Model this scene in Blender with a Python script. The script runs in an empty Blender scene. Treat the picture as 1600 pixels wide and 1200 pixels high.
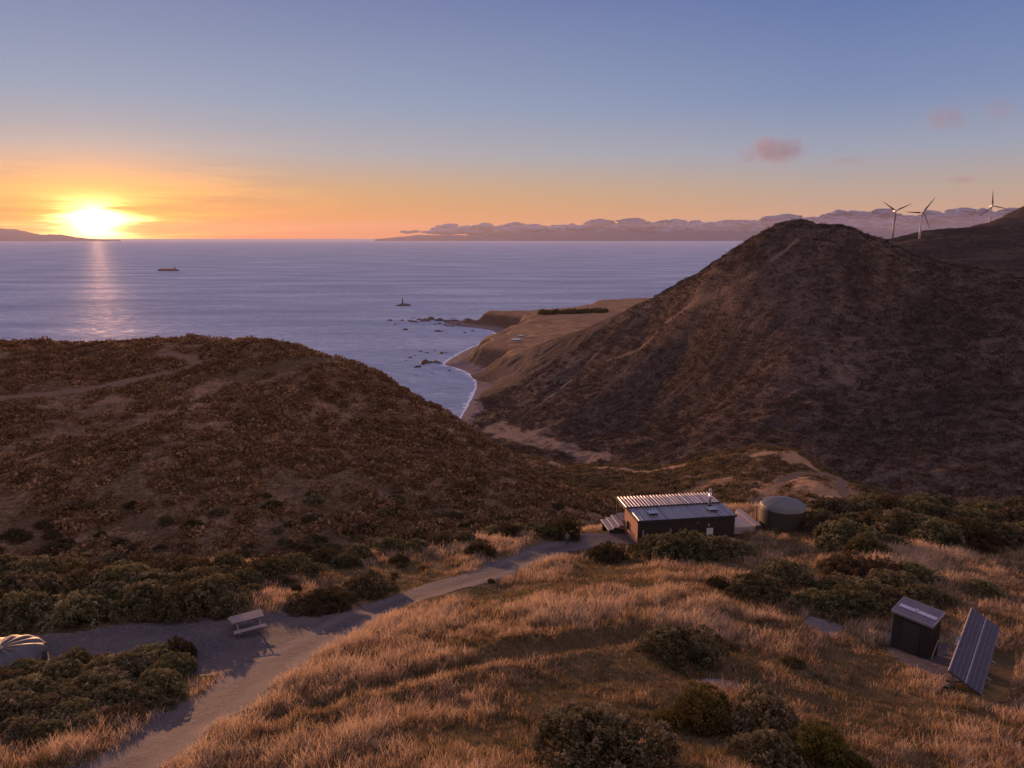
import bpy, bmesh, math, random
import numpy as np
from mathutils import Vector, Matrix
R = math.radians
SC = bpy.context.scene
COL = SC.collection
rng = np.random.default_rng(7)
random.seed(7)

# ------------------------------------------------------------------ camera
CAMZ = 200.0
PITCH = R(11.3)
F = 1142.0
SP, CP = math.sin(PITCH), math.cos(PITCH)
cam = bpy.data.cameras.new('camera')
camo = bpy.data.objects.new('camera', cam)
COL.objects.link(camo)
SC.camera = camo
cam.sensor_width = 36.0
cam.lens = F / 1600 * 36
cam.clip_start = 0.5
cam.clip_end = 300000
camo.location = (0, 0, CAMZ)
camo.rotation_euler = (R(90) - PITCH, 0, 0)
SC.view_settings.view_transform = 'Standard'
SC.view_settings.look = 'None'
SC.view_settings.gamma = 1.0
SC.view_settings.exposure = 0.5
SC.render.engine = 'CYCLES'
SC.cycles.max_bounces = 6
SC.cycles.diffuse_bounces = 2
SC.cycles.glossy_bounces = 2
SC.cycles.transmission_bounces = 3
SC.cycles.transparent_max_bounces = 4
SC.cycles.volume_bounces = 1
SC.cycles.caustics_reflective = False
SC.cycles.use_denoising = True

# ------------------------------------------------------------------ node helpers
class NT:
    def __init__(self, tree):
        self.t = tree
    def n(self, kind, **kw):
        nd = self.t.nodes.new(kind)
        for k, v in kw.items():
            setattr(nd, k, v)
        return nd
    def link(self, a, b):
        self.t.links.new(a, b)
    def inp(self, sock, v):
        if hasattr(v, 'is_output') or hasattr(v, 'links'):
            self.t.links.new(v, sock)
        elif isinstance(v, (tuple, list)) and len(v) == 3 and sock.type == 'RGBA':
            sock.default_value = (*v, 1)
        else:
            sock.default_value = v
    def m(self, op, a, b=0.0, c=0.0, clamp=False):
        nd = self.n('ShaderNodeMath', operation=op, use_clamp=clamp)
        self.inp(nd.inputs[0], a); self.inp(nd.inputs[1], b); self.inp(nd.inputs[2], c)
        return nd.outputs[0]
    def vm(self, op, a, b=(0, 0, 0)):
        nd = self.n('ShaderNodeVectorMath', operation=op)
        self.inp(nd.inputs[0], a); self.inp(nd.inputs[1], b)
        return nd.outputs['Value'] if op in ('DOT_PRODUCT', 'LENGTH') else nd.outputs[0]
    def mix(self, f, a, b, mode='MIX'):
        nd = self.n('ShaderNodeMix', data_type='RGBA', blend_type=mode)
        self.inp(nd.inputs[0], f); self.inp(nd.inputs[6], a); self.inp(nd.inputs[7], b)
        return nd.outputs[2]
    def ramp(self, f, stops, interp='LINEAR'):
        nd = self.n('ShaderNodeValToRGB')
        cr = nd.color_ramp
        cr.interpolation = interp
        while len(cr.elements) < len(stops):
            cr.elements.new(0.5)
        for e, (p, c) in zip(cr.elements, stops):
            e.position = p
            e.color = (*c, 1) if not isinstance(c, (int, float)) else (c, c, c, 1)
        self.inp(nd.inputs[0], f)
        return nd.outputs[0]
    def rng(self, v, a, b, c=0.0, d=1.0, smooth=False):
        nd = self.n('ShaderNodeMapRange')
        nd.interpolation_type = 'SMOOTHSTEP' if smooth else 'LINEAR'
        self.inp(nd.inputs[0], v)
        for i, x in enumerate((a, b, c, d)):
            nd.inputs[i + 1].default_value = x
        return nd.outputs[0]
    def noise(self, vec, scale, detail=4.0, rough=0.55, dist=0.0, out=0):
        nd = self.n('ShaderNodeTexNoise')
        if vec is not None:
            self.link(vec, nd.inputs['Vector'])
        nd.inputs['Scale'].default_value = scale
        nd.inputs['Detail'].default_value = detail
        nd.inputs['Roughness'].default_value = rough
        nd.inputs['Distortion'].default_value = dist
        return nd.outputs[out]
    def mapping(self, vec, scale=(1, 1, 1), loc=(0, 0, 0), rot=(0, 0, 0)):
        nd = self.n('ShaderNodeMapping')
        self.link(vec, nd.inputs[0])
        nd.inputs['Location'].default_value = loc
        nd.inputs['Rotation'].default_value = rot
        nd.inputs['Scale'].default_value = scale
        return nd.outputs[0]

def lin(r, g, b):
    """sRGB 0..255 to linear"""
    f = lambda c: (c / 255 / 12.92) if c / 255 <= 0.04045 else ((c / 255 + 0.055) / 1.055) ** 2.4
    return (f(r), f(g), f(b))

# ------------------------------------------------------------------ sun and sky
SUN_AZ = R(-29.1)       # from +Y towards +X
SUN_EL = R(1.5)
SUN_DIR = Vector((math.sin(SUN_AZ) * math.cos(SUN_EL), math.cos(SUN_AZ) * math.cos(SUN_EL), math.sin(SUN_EL)))
sun = bpy.data.lights.new('sun', 'SUN')
sun.energy = 5.0
sun.angle = R(0.5)
sun.color = (1.0, 0.47, 0.22)
suno = bpy.data.objects.new('sun', sun)
COL.objects.link(suno)
suno.location = (-400, 700, 400)
suno.rotation_euler = (-SUN_DIR).to_track_quat('-Z', 'Y').to_euler()

world = bpy.data.worlds.new('World')
SC.world = world
world.use_nodes = True
W = NT(world.node_tree)
bg = world.node_tree.nodes['Background']
sky = W.n('ShaderNodeTexSky', sky_type='NISHITA', sun_disc=False)
sky.sun_elevation = SUN_EL
sky.sun_rotation = SUN_AZ
sky.altitude = 200
sky.air_density = 1.0
sky.dust_density = 1.0
sky.ozone_density = 2.0
tc = W.n('ShaderNodeTexCoord')
D = tc.outputs['Generated']
sep = W.n('ShaderNodeSeparateXYZ'); W.link(D, sep.inputs[0])
Z = sep.outputs[2]
el = W.m('ARCSINE', Z)                                             # elevation, radians
# cosine of the angle round the horizon to the sun
hx, hy = math.sin(SUN_AZ), math.cos(SUN_AZ)
hl = W.m('MAXIMUM', W.m('SQRT', W.m('ADD', W.m('MULTIPLY', sep.outputs[0], sep.outputs[0]), W.m('MULTIPLY', sep.outputs[1], sep.outputs[1]))), 1e-4)
ca = W.m('DIVIDE', W.m('ADD', W.m('MULTIPLY', sep.outputs[0], hx), W.m('MULTIPLY', sep.outputs[1], hy)), hl)
side = W.m('DIVIDE', W.m('ADD', W.m('MULTIPLY', sep.outputs[0], hy), W.m('MULTIPLY', sep.outputs[1], -hx)), hl)
t = W.rng(el, R(-2), R(38))                                        # 0..1 over -2..38 degrees
def T(deg): return (deg + 2) / 40
sunward = W.ramp(t, [(0, lin(214, 120, 66)), (T(0.4), lin(222, 132, 66)), (T(1.6), lin(220, 154, 86)), (T(3.5), lin(206, 166, 122)), (T(6), lin(176, 172, 174)),
                     (T(9.5), lin(150, 164, 188)), (T(16.5), lin(120, 132, 174)), (T(26), lin(94, 116, 170)), (1, lin(80, 104, 164))])
aside = W.ramp(t, [(0, lin(172, 132, 128)), (T(0.4), lin(190, 146, 124)), (T(1.6), lin(200, 158, 128)), (T(3.5), lin(182, 164, 152)), (T(6), lin(154, 162, 180)),
                   (T(9.5), lin(124, 144, 182)), (T(16.5), lin(92, 116, 170)), (T(26), lin(78, 102, 162)), (1, lin(70, 96, 158))])
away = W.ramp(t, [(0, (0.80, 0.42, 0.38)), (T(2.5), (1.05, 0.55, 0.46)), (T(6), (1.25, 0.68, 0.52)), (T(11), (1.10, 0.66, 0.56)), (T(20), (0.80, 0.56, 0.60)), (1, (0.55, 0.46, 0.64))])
c1 = W.mix(W.rng(ca, 0.62, 1.0, 0, 1), aside, sunward)
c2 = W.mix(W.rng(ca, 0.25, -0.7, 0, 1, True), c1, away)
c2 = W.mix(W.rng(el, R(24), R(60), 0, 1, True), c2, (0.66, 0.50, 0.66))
# glow of the sun seen through thin streaks of cirrus
st = W.noise(W.mapping(D, (5, 5, 90)), 1.0, 5, 0.6)
st2 = W.m('SUBTRACT', st, 0.5)
dz = W.m('SUBTRACT', el, R(1.02))
sx = W.m('DIVIDE', W.m('ARCSINE', side), W.m('ADD', 1.0, W.m('MULTIPLY', st2, 3.2)))
front = W.m('GREATER_THAN', ca, 0.0)
sx0 = W.m('ARCSINE', side)
def glow(ax, az, p=1.0, streaks=True):
    r2 = W.m('ADD', W.m('POWER', W.m('DIVIDE', sx if streaks else sx0, ax), 2.0), W.m('POWER', W.m('DIVIDE', dz, az), 2.0))
    return W.m('MULTIPLY', W.m('EXPONENT', W.m('MULTIPLY', W.m('POWER', r2, p), -1.0)), front)
g1 = W.mix(glow(0.031, 0.017, 0.9), (0, 0, 0), (10.0, 6.5, 2.4))
g2 = W.mix(glow(0.10, 0.052, 0.8), (0, 0, 0), (1.15, 0.42, -1.7))
g3 = W.mix(glow(0.26, 0.055, 0.7, False), (0, 0, 0), (0.24, 0.03, -0.22))
glows = W.mix(1.0, W.mix(1.0, g1, g2, 'ADD'), g3, 'ADD')
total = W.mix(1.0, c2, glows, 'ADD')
nz = W.mix(1.0, sky.outputs[0], (0.006, 0.006, 0.006), 'MULTIPLY')
total = W.mix(1.0, total, nz, 'ADD')
total = W.vm('MAXIMUM', total, (0.0, 0.0, 0.0))
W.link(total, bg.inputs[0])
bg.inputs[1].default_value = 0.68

# ------------------------------------------------------------------ geometry helpers
def P(px, py, d):
    """point that the camera sees at photo pixel (px,py) at axial depth d"""
    u = (px - 800) / F; v = (py - 600) / F
    return np.array((u * d, d * (CP - v * SP), CAMZ - d * (SP + v * CP)))

def proj(x, y, z):
    dz_ = z - CAMZ
    d = y * CP - dz_ * SP
    return 800 + F * x / d, 600 + F * (-(y * SP) - dz_ * CP) / d, d

def sea_at(px, py, z=0.0):
    v = (py - 600) / F
    return P(px, py, (CAMZ - z) / (SP + v * CP))

_perm = rng.random((256, 256)).astype(np.float64)
def vnoise(x, y):
    xi = np.floor(x).astype(int); yi = np.floor(y).astype(int)
    xf = x - xi; yf = y - yi
    xf = xf * xf * xf * (xf * (xf * 6 - 15) + 10); yf = yf * yf * yf * (yf * (yf * 6 - 15) + 10)
    a = _perm[xi & 255, yi & 255]; b = _perm[(xi + 1) & 255, yi & 255]
    c = _perm[xi & 255, (yi + 1) & 255]; d = _perm[(xi + 1) & 255, (yi + 1) & 255]
    return (a + (b - a) * xf) * (1 - yf) + (c + (d - c) * xf) * yf - 0.5
def fbm(x, y, scale, octs=4, gain=0.5):
    s = 0; a = 1; f = 1 / scale
    for i in range(octs):
        s = s + a * vnoise(x * f + 17.3 * i, y * f + 9.1 * i)
        a *= gain; f *= 2.03
    return s

def smooth(a, b, x):
    t_ = np.clip((x - a) / (b - a), 0, 1)
    return t_ * t_ * (3 - 2 * t_)

class TPS:
    """thin plate surface z(x,y) through points"""
    def __init__(self, pts, lam=0.0):
        p = np.array(pts, float)
        self.c = p[:, :2].mean(0); self.s = np.abs(p[:, :2] - self.c).max()
        q = (p[:, :2] - self.c) / self.s
        n = len(q)
        A = np.zeros((n + 3, n + 3))
        A[:n, :n] = self.k(q, q) + lam * np.eye(n)
        A[:n, n] = 1; A[:n, n + 1:] = q
        A[n, :n] = 1; A[n + 1:, :n] = q.T
        b = np.zeros(n + 3); b[:n] = p[:, 2]
        self.w = np.linalg.solve(A, b); self.q = q
    @staticmethod
    def k(a, b):
        r2 = ((a[:, None, :] - b[None, :, :]) ** 2).sum(-1)
        return 0.5 * r2 * np.log(np.maximum(r2, 1e-12))
    def __call__(self, x, y):
        x = np.asarray(x, float); sh = x.shape
        q = np.stack([x.ravel(), np.asarray(y, float).ravel()], 1)
        q = (q - self.c) / self.s
        out = np.empty(len(q)); n = len(self.q)
        for i in range(0, len(q), 60000):
            b = q[i:i + 60000]
            out[i:i + 60000] = self.k(b, self.q) @ self.w[:n] + self.w[n] + b @ self.w[n + 1:]
        return out.reshape(sh)

def dist_line(x, y, line):
    """distance from points to a polyline, and the parameter along it"""
    best = np.full(np.shape(x), 1e9); 
    for (ax, ay), (bx, by) in zip(line[:-1], line[1:]):
        dx, dy = bx - ax, by - ay
        t_ = np.clip(((x - ax) * dx + (y - ay) * dy) / max(dx * dx + dy * dy, 1e-9), 0, 1)
        best = np.minimum(best, np.hypot(x - ax - t_ * dx, y - ay - t_ * dy))
    return best

def in_poly(x, y, poly):
    ins = np.zeros(np.shape(x), bool)
    n = len(poly)
    for i in range(n):
        x1, y1 = poly[i]; x2, y2 = poly[(i + 1) % n]
        c = ((y1 > y) != (y2 > y)) & (x < (x2 - x1) * (y - y1) / (y2 - y1 + 1e-12) + x1)
        ins ^= c
    return ins

def mesh_from(name, verts, faces, mat, parent=None, smooth_=True, uvs=None):
    """verts (n,3) array; faces (m,k) array"""
    me = bpy.data.meshes.new(name)
    verts = np.asarray(verts, np.float32); faces = np.asarray(faces, np.int32)
    nf, k = faces.shape
    me.vertices.add(len(verts)); me.vertices.foreach_set('co', verts.ravel())
    me.loops.add(nf * k); me.loops.foreach_set('vertex_index', faces.ravel())
    me.polygons.add(nf)
    me.polygons.foreach_set('loop_start', np.arange(0, nf * k, k, dtype=np.int32))
    me.polygons.foreach_set('loop_total', np.full(nf, k, np.int32))
    me.polygons.foreach_set('use_smooth', np.full(nf, smooth_, bool))
    me.update(calc_edges=True)
    if mat: me.materials.append(mat)
    o = bpy.data.objects.new(name, me)
    COL.objects.link(o)
    if parent: o.parent = parent
    return o

def add_attr(o, name, arr):
    a = o.data.attributes.new(name, 'FLOAT', 'POINT')
    a.data.foreach_set('value', np.asarray(arr, np.float32).ravel())

def grid_faces(nx, ny, keep=None):
    i = np.arange(nx * ny).reshape(ny, nx)
    f = np.stack([i[:-1, :-1], i[:-1, 1:], i[1:, 1:], i[1:, :-1]], -1).reshape(-1, 4)
    if keep is not None:
        f = f[keep.ravel()]
    return f

def compact(verts, faces, *attrs):
    used = np.unique(faces); mp = np.full(len(verts), -1); mp[used] = np.arange(len(used))
    return (verts[used], mp[faces], *[a[used] for a in attrs])

def tag(o, label=None, cat=None, group=None, kind=None):
    if label: o['label'] = label
    if cat: o['category'] = cat
    if group: o['group'] = group
    if kind: o['kind'] = kind
    return o

def empty(name, loc, rz=0.0):
    o = bpy.data.objects.new(name, None)
    o.empty_display_size = 0.3
    COL.objects.link(o); o.location = loc; o.rotation_euler = (0, 0, rz)
    return o

def new_mat(name):
    m = bpy.data.materials.new(name); m.use_nodes = True
    nt = NT(m.node_tree)
    b = m.node_tree.nodes['Principled BSDF']
    return m, nt, b

# ------------------------------------------------------------------ heights of the land
# the ridge the drone hovers over
FG = [(-500,1150,23.5),(-250,1200,22),(0,1200,21.5),(300,1200,20.8),(560,1200,19.8),(800,1200,19.0),(1200,1200,19.6),(1600,1200,21.5),(1900,1200,23),(2100,1100,27),
      (-400,1040,31),(0,1040,31.2),(60,1004,34.2),(200,975,36.4),(200,1010,33.4),(383,990,35.2),(300,1055,30.3),(400,966,37.5),(470,965,37.8),(500,1000,34.4),(430,1080,27.8),
      (250,1110,26.3),(100,1120,26),(650,1080,26.4),(800,1000,30.6),(1100,1000,31.5),(1300,1030,30.5),(1420,1016,33.2),(1600,1000,34.5),(1000,1100,24.0),(1400,1120,24.8),
      (1850,1010,36),(640,930,43),(770,905,46),(1000,905,43.5),(1200,900,46),(1450,900,48),(1600,890,52),(1900,880,54),
      (700,865,54),(870,850,60.0),(1000,850,61.0),(1150,832,62.8),(1235,827,62),(1400,830,64),(1600,830,68),(1900,830,70),
      (960,827,64.5),(1060,800,72),(1290,798,78),(1450,793,82),(1600,792,84),(1900,800,86),
      (-500,940,46),(-250,925,48),(0,915,49),(150,905,50.5),(300,890,52),(450,880,53),(600,865,55),(700,850,57),(850,829,62)]
fgp = [P(*q) for q in FG]
# where the ridge falls away behind its edges
for a, (px, py, d) in enumerate([(-500,940,46),(-250,925,48),(0,915,49),(150,905,50.5),(300,890,52),(450,880,53),(600,865,55),(700,850,57),(850,829,62)]):
    q = P(px, py, d); h = q[:2] / np.linalg.norm(q[:2])
    for s, dn in ((9, 6.5), (22, 16), (45, 26)):
        fgp.append(np.array((q[0] + h[0] * s - .25 * s, q[1] + h[1] * s, q[2] - dn)))
for (px, py, d) in [(1000,805,70),(1150,800,76),(1290,798,80),(1450,793,84),(1600,792,86),(1900,800,88)]:
    q = P(px, py, d); h = q[:2] / np.linalg.norm(q[:2])
    for s, dn in ((16, 8), (40, 19), (70, 30)):
        fgp.append(np.array((q[0] + h[0] * s, q[1] + h[1] * s, q[2] - dn)))
fgp += [np.array((-30, -10, 186.)), np.array((0, -10, 190.)), np.array((40, -10, 186.)), np.array((-25, 5, 186.)), np.array((35, 5, 186.))]
fg_tps = TPS(fgp, 1e-4)
# ---- left hill
LH = [(-450,620,190),(-250,575,196),(0,540,202),(150,542,206),(280,536,202),(400,534,198),(480,551,193),(560,573,187),(640,613,181),(700,648,174),(780,703,165),(860,755,155),(960,798,145),
      (0,620,160),(0,720,130),(0,800,112),(0,880,98),(-300,640,155),(-300,800,112),(-300,900,96),(200,600,176),(200,660,150),
      (400,600,172),(400,700,138),(400,800,113),(400,870,100),(600,680,158),(600,760,126),(700,720,145),(700,800,118),(700,840,107),(850,790,127),(880,820,117),(300,560,190)]
lhp = [P(*q) for q in LH]
for q in LH[:13]:
    w_ = P(*q); h = w_[:2] / np.linalg.norm(w_[:2])
    k_ = float(np.clip((q[0] - 250) / 450, 0, 1))
    for s, dn in ((35 - 13 * k_, 6 + 7 * k_), (80 - 20 * k_, 26 + 14 * k_), (150 - 30 * k_, 62 + 22 * k_)):
        lhp.append(np.array((w_[0] + h[0] * s, w_[1] + h[1] * s, w_[2] - dn)))
for q in [(-300,930,84),(0,930,84),(400,920,84),(700,880,90),(900,850,100)]:
    lhp.append(P(*q))
lh_tps = TPS(lhp, 1e-4)
# ---- knoll behind the hut
KN = [(860,722,196),(900,732,190),(960,732,184),(1050,731,178),(1120,715,171),(1180,703,165),(1230,706,162),(1270,723,157),(1310,748,150),(1370,768,146),(1450,800,142),(1600,850,140),
      (950,760,163),(1100,770,143),(1180,772,134),(1240,745,144),(1280,760,133),(1340,790,121),(1000,790,142),(1150,800,119),(1250,800,112),(1040,810,122),(1100,740,160),(1200,730,150)]
knp = [P(*q) for q in KN]
for q in KN[:12]:
    w_ = P(*q); h = w_[:2] / np.linalg.norm(w_[:2])
    for s, dn in ((14, 4), (45, 24), (90, 55)):
        knp.append(np.array((w_[0] + h[0] * s, w_[1] + h[1] * s, w_[2] - dn)))
for x_, y_, z_ in ((5, 88, 158), (15, 80, 164), (30, 84, 164), (45, 92, 161), (60, 95, 159), (80, 100, 156), (20, 140, 148)):
    knp.append(np.array((x_, y_, z_), float))
kn_tps = TPS(knp, 1e-4)
# ---- the big hill across the valley
RH = [(1240,348,680),(1212,355,694),(1186,369,716),(1160,386,738),(1130,404,772),(1100,422,806),(1070,439,842),(1040,455,878),(980,483,930),(890,523,1010),(840,538,1050),(800,560,1060),
      (1290,356,665),(1330,360,655),(1390,388,645),(1440,403,640),(1520,422,620),(1600,440,600),(1800,470,560),(2100,520,520),
      (1240,450,612),(1240,550,545),(1240,640,475),(1240,700,432),(1320,520,560),(1340,600,505),(1500,550,505),(1500,650,430),(1500,740,355),(1400,470,600),(1650,600,460),(1650,720,360),
      (1250,372,660),(1180,430,655),(1090,470,715),(1000,555,765),(950,540,840),(900,585,850),(850,603,850),(800,632,850),
      (1120,470,690),(1020,500,822),(1060,560,715),(1080,640,620),(1000,600,720),(1000,680,592),(900,640,722),(1150,600,590),(1150,690,470),
      (860,690,645),(940,730,530),(1000,737,480),(1100,735,430),(1200,735,395),(1300,752,365),(1400,770,345),(1500,782,330),(1600,778,325),(1750,775,320),(2000,790,320)]
rhp = [P(*q) for q in RH]
for q in RH[:20]:
    w_ = P(*q); h = w_[:2] / np.linalg.norm(w_[:2])
    for s, dn in ((60, 22), (200, 95)):
        rhp.append(np.array((w_[0] + h[0] * s + .3 * s, w_[1] + h[1] * s, max(w_[2] - dn, -5))))
for q in [(700,700,0,2),(735,690,0,4),(720,665,0,-1),(650,690,0,-3),(738,620,0,-3),(745,602,0,-3),(730,580,0,-5),(715,640,0,-4),(700,600,0,-8),(768,600,0,3),(752,632,0,1.5),(758,650,0,5)]:
    rhp.append(sea_at(q[0], q[1], q[3]))
for px, d, z in ((800, 560, 34), (850, 480, 44), (1000, 400, 66), (1150, 340, 76), (1350, 290, 84), (1600, 270, 86), (1900, 260, 88), (700, 520, 40)):
    q = P(px, 700, d); q[2] = z; rhp.append(q)
rh_tps = TPS(rhp, 1e-4)
# ---- far hills carrying the wind turbines
FH = [(1300,380,1100),(1380,373,1120),(1420,366,1170),(1470,363,1220),(1500,362,1240),(1540,352,1290),(1570,342,1330),(1600,331,1380),(1700,312,1440),(1850,300,1500),
      (1400,381,960),(1440,377,930),(1520,367,920),(1600,366,900),(1750,362,880),(1900,360,880),(1470,380,1040),(1560,368,1080),(1650,366,1080),
      (1420,402,800),(1520,402,770),(1600,402,740),(1800,420,720),(1600,430,660),(1800,460,640)]
fhp = [P(*q) for q in FH]
for q in FH[:10]:
    w_ = P(*q); h = w_[:2] / np.linalg.norm(w_[:2])
    for s, dn in ((120, 25), (400, 120)):
        fhp.append(np.array((w_[0] + h[0] * s, w_[1] + h[1] * s, w_[2] - dn)))
fh_tps = TPS(fhp, 1e-4)

# roads and pads in world XY, drawn where the photo has them
def ground_fg(x, y):
    x = np.asarray(x, float); y = np.asarray(y, float)
    z = fg_tps(x, y)
    return z
def hit(fn, px, py, d0=15.0, d1=130.0, n=700):
    """first point where the camera ray through a photo pixel meets the surface fn"""
    u = (px - 800) / F; v = (py - 600) / F
    d = np.linspace(d0, d1, n)
    x = u * d; y = d * (CP - v * SP); z = CAMZ - d * (SP + v * CP)
    b = z < fn(x, y)
    i = int(np.argmax(b)) if b.any() else n - 1
    return np.array((x[i], y[i], float(fn(np.array([x[i]]), np.array([y[i]]))[0])))
def xy(fn, pts, **k):
    return [tuple(hit(fn, a, b, **k)[:2]) for a, b in pts]
ROAD = xy(ground_fg, [(60,1290),(180,1215),(290,1140),(390,1065),(470,1015),(560,965),(680,924),(770,897),(870,858),(935,842),(975,842)])
PAD = xy(ground_fg, [(-250,1075),(-120,1012),(0,1005),(60,1000),(150,985),(245,969),(330,966),(420,963),(520,958),(560,968),(500,1005),(440,1035),(300,1060),(240,1040),(120,1055),(60,1070),(0,1090)])
PAD2 = xy(ground_fg, [(1372,992),(1400,985),(1480,1010),(1500,1060),(1480,1066),(1400,1032)])
# ------------------------------------------------------------------ materials of the land
def attr(nt, name):
    nd = nt.n('ShaderNodeAttribute'); nd.attribute_name = name
    return nd.outputs['Fac']
def objco(nt):
    return nt.n('ShaderNodeTexCoord').outputs['Object']

def mat_ground():
    m, nt, b = new_mat('dry_ground')
    co = objco(nt)
    n1 = nt.noise(co, 0.45, 6, 0.6); n2 = nt.noise(co, 6.0, 5, 0.7)
    thatch = nt.ramp(n1, [(0.3, (0.05, 0.042, 0.02)), (0.5, (0.105, 0.075, 0.036)), (0.7, (0.17, 0.115, 0.06))])
    thatch = nt.mix(nt.rng(n2, 0.35, 0.7), nt.mix(0.55, thatch, (0.02, 0.016, 0.01)), thatch)
    grav = nt.ramp(nt.noise(co, 9, 5, 0.7), [(0.3, (0.08, 0.07, 0.07)), (0.7, (0.17, 0.15, 0.148))])
    col = nt.mix(nt.rng(nt.m('ADD', attr(nt, 'gravel'), nt.m('MULTIPLY', nt.m('SUBTRACT', n1, 0.5), 0.8)), 0.35, 0.65), thatch, grav)
    nt.inp(b.inputs['Base Color'], col)
    b.inputs['Roughness'].default_value = 0.95
    b.inputs['Specular IOR Level'].default_value = 0.1
    bp = nt.n('ShaderNodeBump'); bp.inputs['Strength'].default_value = 0.7; bp.inputs['Distance'].default_value = 0.12
    nt.link(n2, bp.inputs['Height']); nt.link(bp.outputs[0], b.inputs['Normal'])
    return m

def mat_gravel():
    m, nt, b = new_mat('gravel')
    co = objco(nt)
    n1 = nt.noise(co, 0.35, 5, 0.6); n2 = nt.noise(co, 7, 6, 0.75)
    vor = nt.n('ShaderNodeTexVoronoi'); nt.link(co, vor.inputs['Vector']); vor.inputs['Scale'].default_value = 11
    col = nt.ramp(n2, [(0.28, (0.030, 0.027, 0.031)), (0.5, (0.054, 0.048, 0.054)), (0.72, (0.10, 0.088, 0.095))])
    col = nt.mix(nt.rng(n1, 0.4, 0.75), col, nt.mix(0.6, col, (0.14, 0.11, 0.09)))
    col = nt.mix(nt.rng(vor.outputs['Color'], 0.75, 0.95, 0, 0.5), col, (0.19, 0.168, 0.168))
    col = nt.mix(nt.m('MULTIPLY', attr(nt, 'rut'), 0.6), col, (0.115, 0.10, 0.10))
    nt.inp(b.inputs['Base Color'], col)
    b.inputs['Roughness'].default_value = 0.9
    b.inputs['Specular IOR Level'].default_value = 0.2
    bp = nt.n('ShaderNodeBump'); bp.inputs['Strength'].default_value = 0.8; bp.inputs['Distance'].default_value = 0.07
    h = nt.m('ADD', nt.m('MULTIPLY', n2, 0.6), nt.m('MULTIPLY', nt.noise(co, 2.2, 4, 0.6), 0.8))
    nt.link(h, bp.inputs['Height']); nt.link(bp.outputs[0], b.inputs['Normal'])
    return m

def mat_hill(name, dark, mid, dry, s=1.0, bump=1.0, trackcol=(0.15, 0.10, 0.068), thr=(0.42, 0.66), squash=1.0):
    """scrub with dry grass between; the attribute track marks bare earth and painted-on spur light"""
    m, nt, b = new_mat(name)
    co = objco(nt)
    big = nt.noise(nt.mapping(co, (1, 1, squash)), 0.012 * s, 5, 0.6, 0.4)
    med = nt.noise(co, 0.09 * s, 6, 0.68, 0.3)
    fine = nt.noise(co, 0.55 * s, 5, 0.75)
    vor = nt.n('ShaderNodeTexVoronoi'); nt.link(co, vor.inputs['Vector']); vor.inputs['Scale'].default_value = 0.42 * s
    f = nt.m('ADD', nt.m('MULTIPLY', big, 0.55), nt.m('ADD', nt.m('MULTIPLY', med, 0.45), nt.m('MULTIPLY', nt.m('SUBTRACT', fine, 0.5), 0.5)))
    scrub = nt.mix(nt.rng(fine, 0.3, 0.7), dark, mid)
    scrub = nt.mix(nt.rng(vor.outputs['Color'], 0.2, 1.0, 0, 0.6), scrub, tuple(0.6 * x for x in dark))
    col = nt.mix(nt.rng(f, *thr), scrub, dry)
    col = nt.mix(nt.rng(nt.m('ADD', attr(nt, 'dry_lit'), nt.m('MULTIPLY', nt.m('SUBTRACT', fine, 0.5), 0.9)), 0.3, 0.7), col, tuple(1.1 * x for x in dry))
    col = nt.mix(nt.rng(nt.m('ADD', attr(nt, 'track'), nt.m('MULTIPLY', nt.m('SUBTRACT', med, 0.5), 0.6)), 0.4, 0.6), col, trackcol)
    nt.inp(b.inputs['Base Color'], col)
    b.inputs['Roughness'].default_value = 1.0
    b.inputs['Specular IOR Level'].default_value = 0.05
    bp = nt.n('ShaderNodeBump'); bp.inputs['Strength'].default_value = 0.9; bp.inputs['Distance'].default_value = 1.3 * bump / s
    h = nt.m('ADD', nt.m('MULTIPLY', fine, 0.7), nt.m('MULTIPLY', nt.m('SUBTRACT', 1.0, vor.outputs['Distance']), 0.5))
    nt.link(h, bp.inputs['Height']); nt.link(bp.outputs[0], b.inputs['Normal'])
    return m

M_GROUND = mat_ground()
M_GRAVEL = mat_gravel()

# ------------------------------------------------------------------ foreground ridge, road, pads
def road_d(x, y): return dist_line(x, y, ROAD)
def pad_d(x, y, poly):
    d = dist_line(x, y, list(poly) + [poly[0]])
    return np.where(in_poly(x, y, poly), -d, d)
RUTS = [xy(ground_fg, [(400,1135),(560,1085),(740,1040),(900,1005),(1000,985)]), xy(ground_fg, [(500,1110),(640,1066),(800,1025),(940,990)])]
BARE = [(1147,1066,0.9), (1285,978,0.8)]
BARE = [(*hit(ground_fg, a, b)[:2], r) for a, b, r in BARE]
def bare(x, y):
    s = np.zeros(np.shape(x))
    for bx, by, r in BARE:
        s = np.maximum(s, smooth(1.0 * r, 0.35 * r, np.hypot((x - bx) * 0.8, (y - by) * 0.75) + 0.9 * fbm(x, y, 0.9, 3)))
    return s
HALF = 1.45
def gravel_mask(x, y):
    """>0 on gravel: signed metres inside the edge"""
    wob = fbm(x, y, 1.6, 3) * 0.55
    r = HALF - road_d(x, y)
    p = np.maximum(-pad_d(x, y, PAD), -pad_d(x, y, PAD2))
    return np.maximum(r, p) + wob, r + wob, -pad_d(x, y, PAD) + wob, -pad_d(x, y, PAD2) + wob
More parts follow.
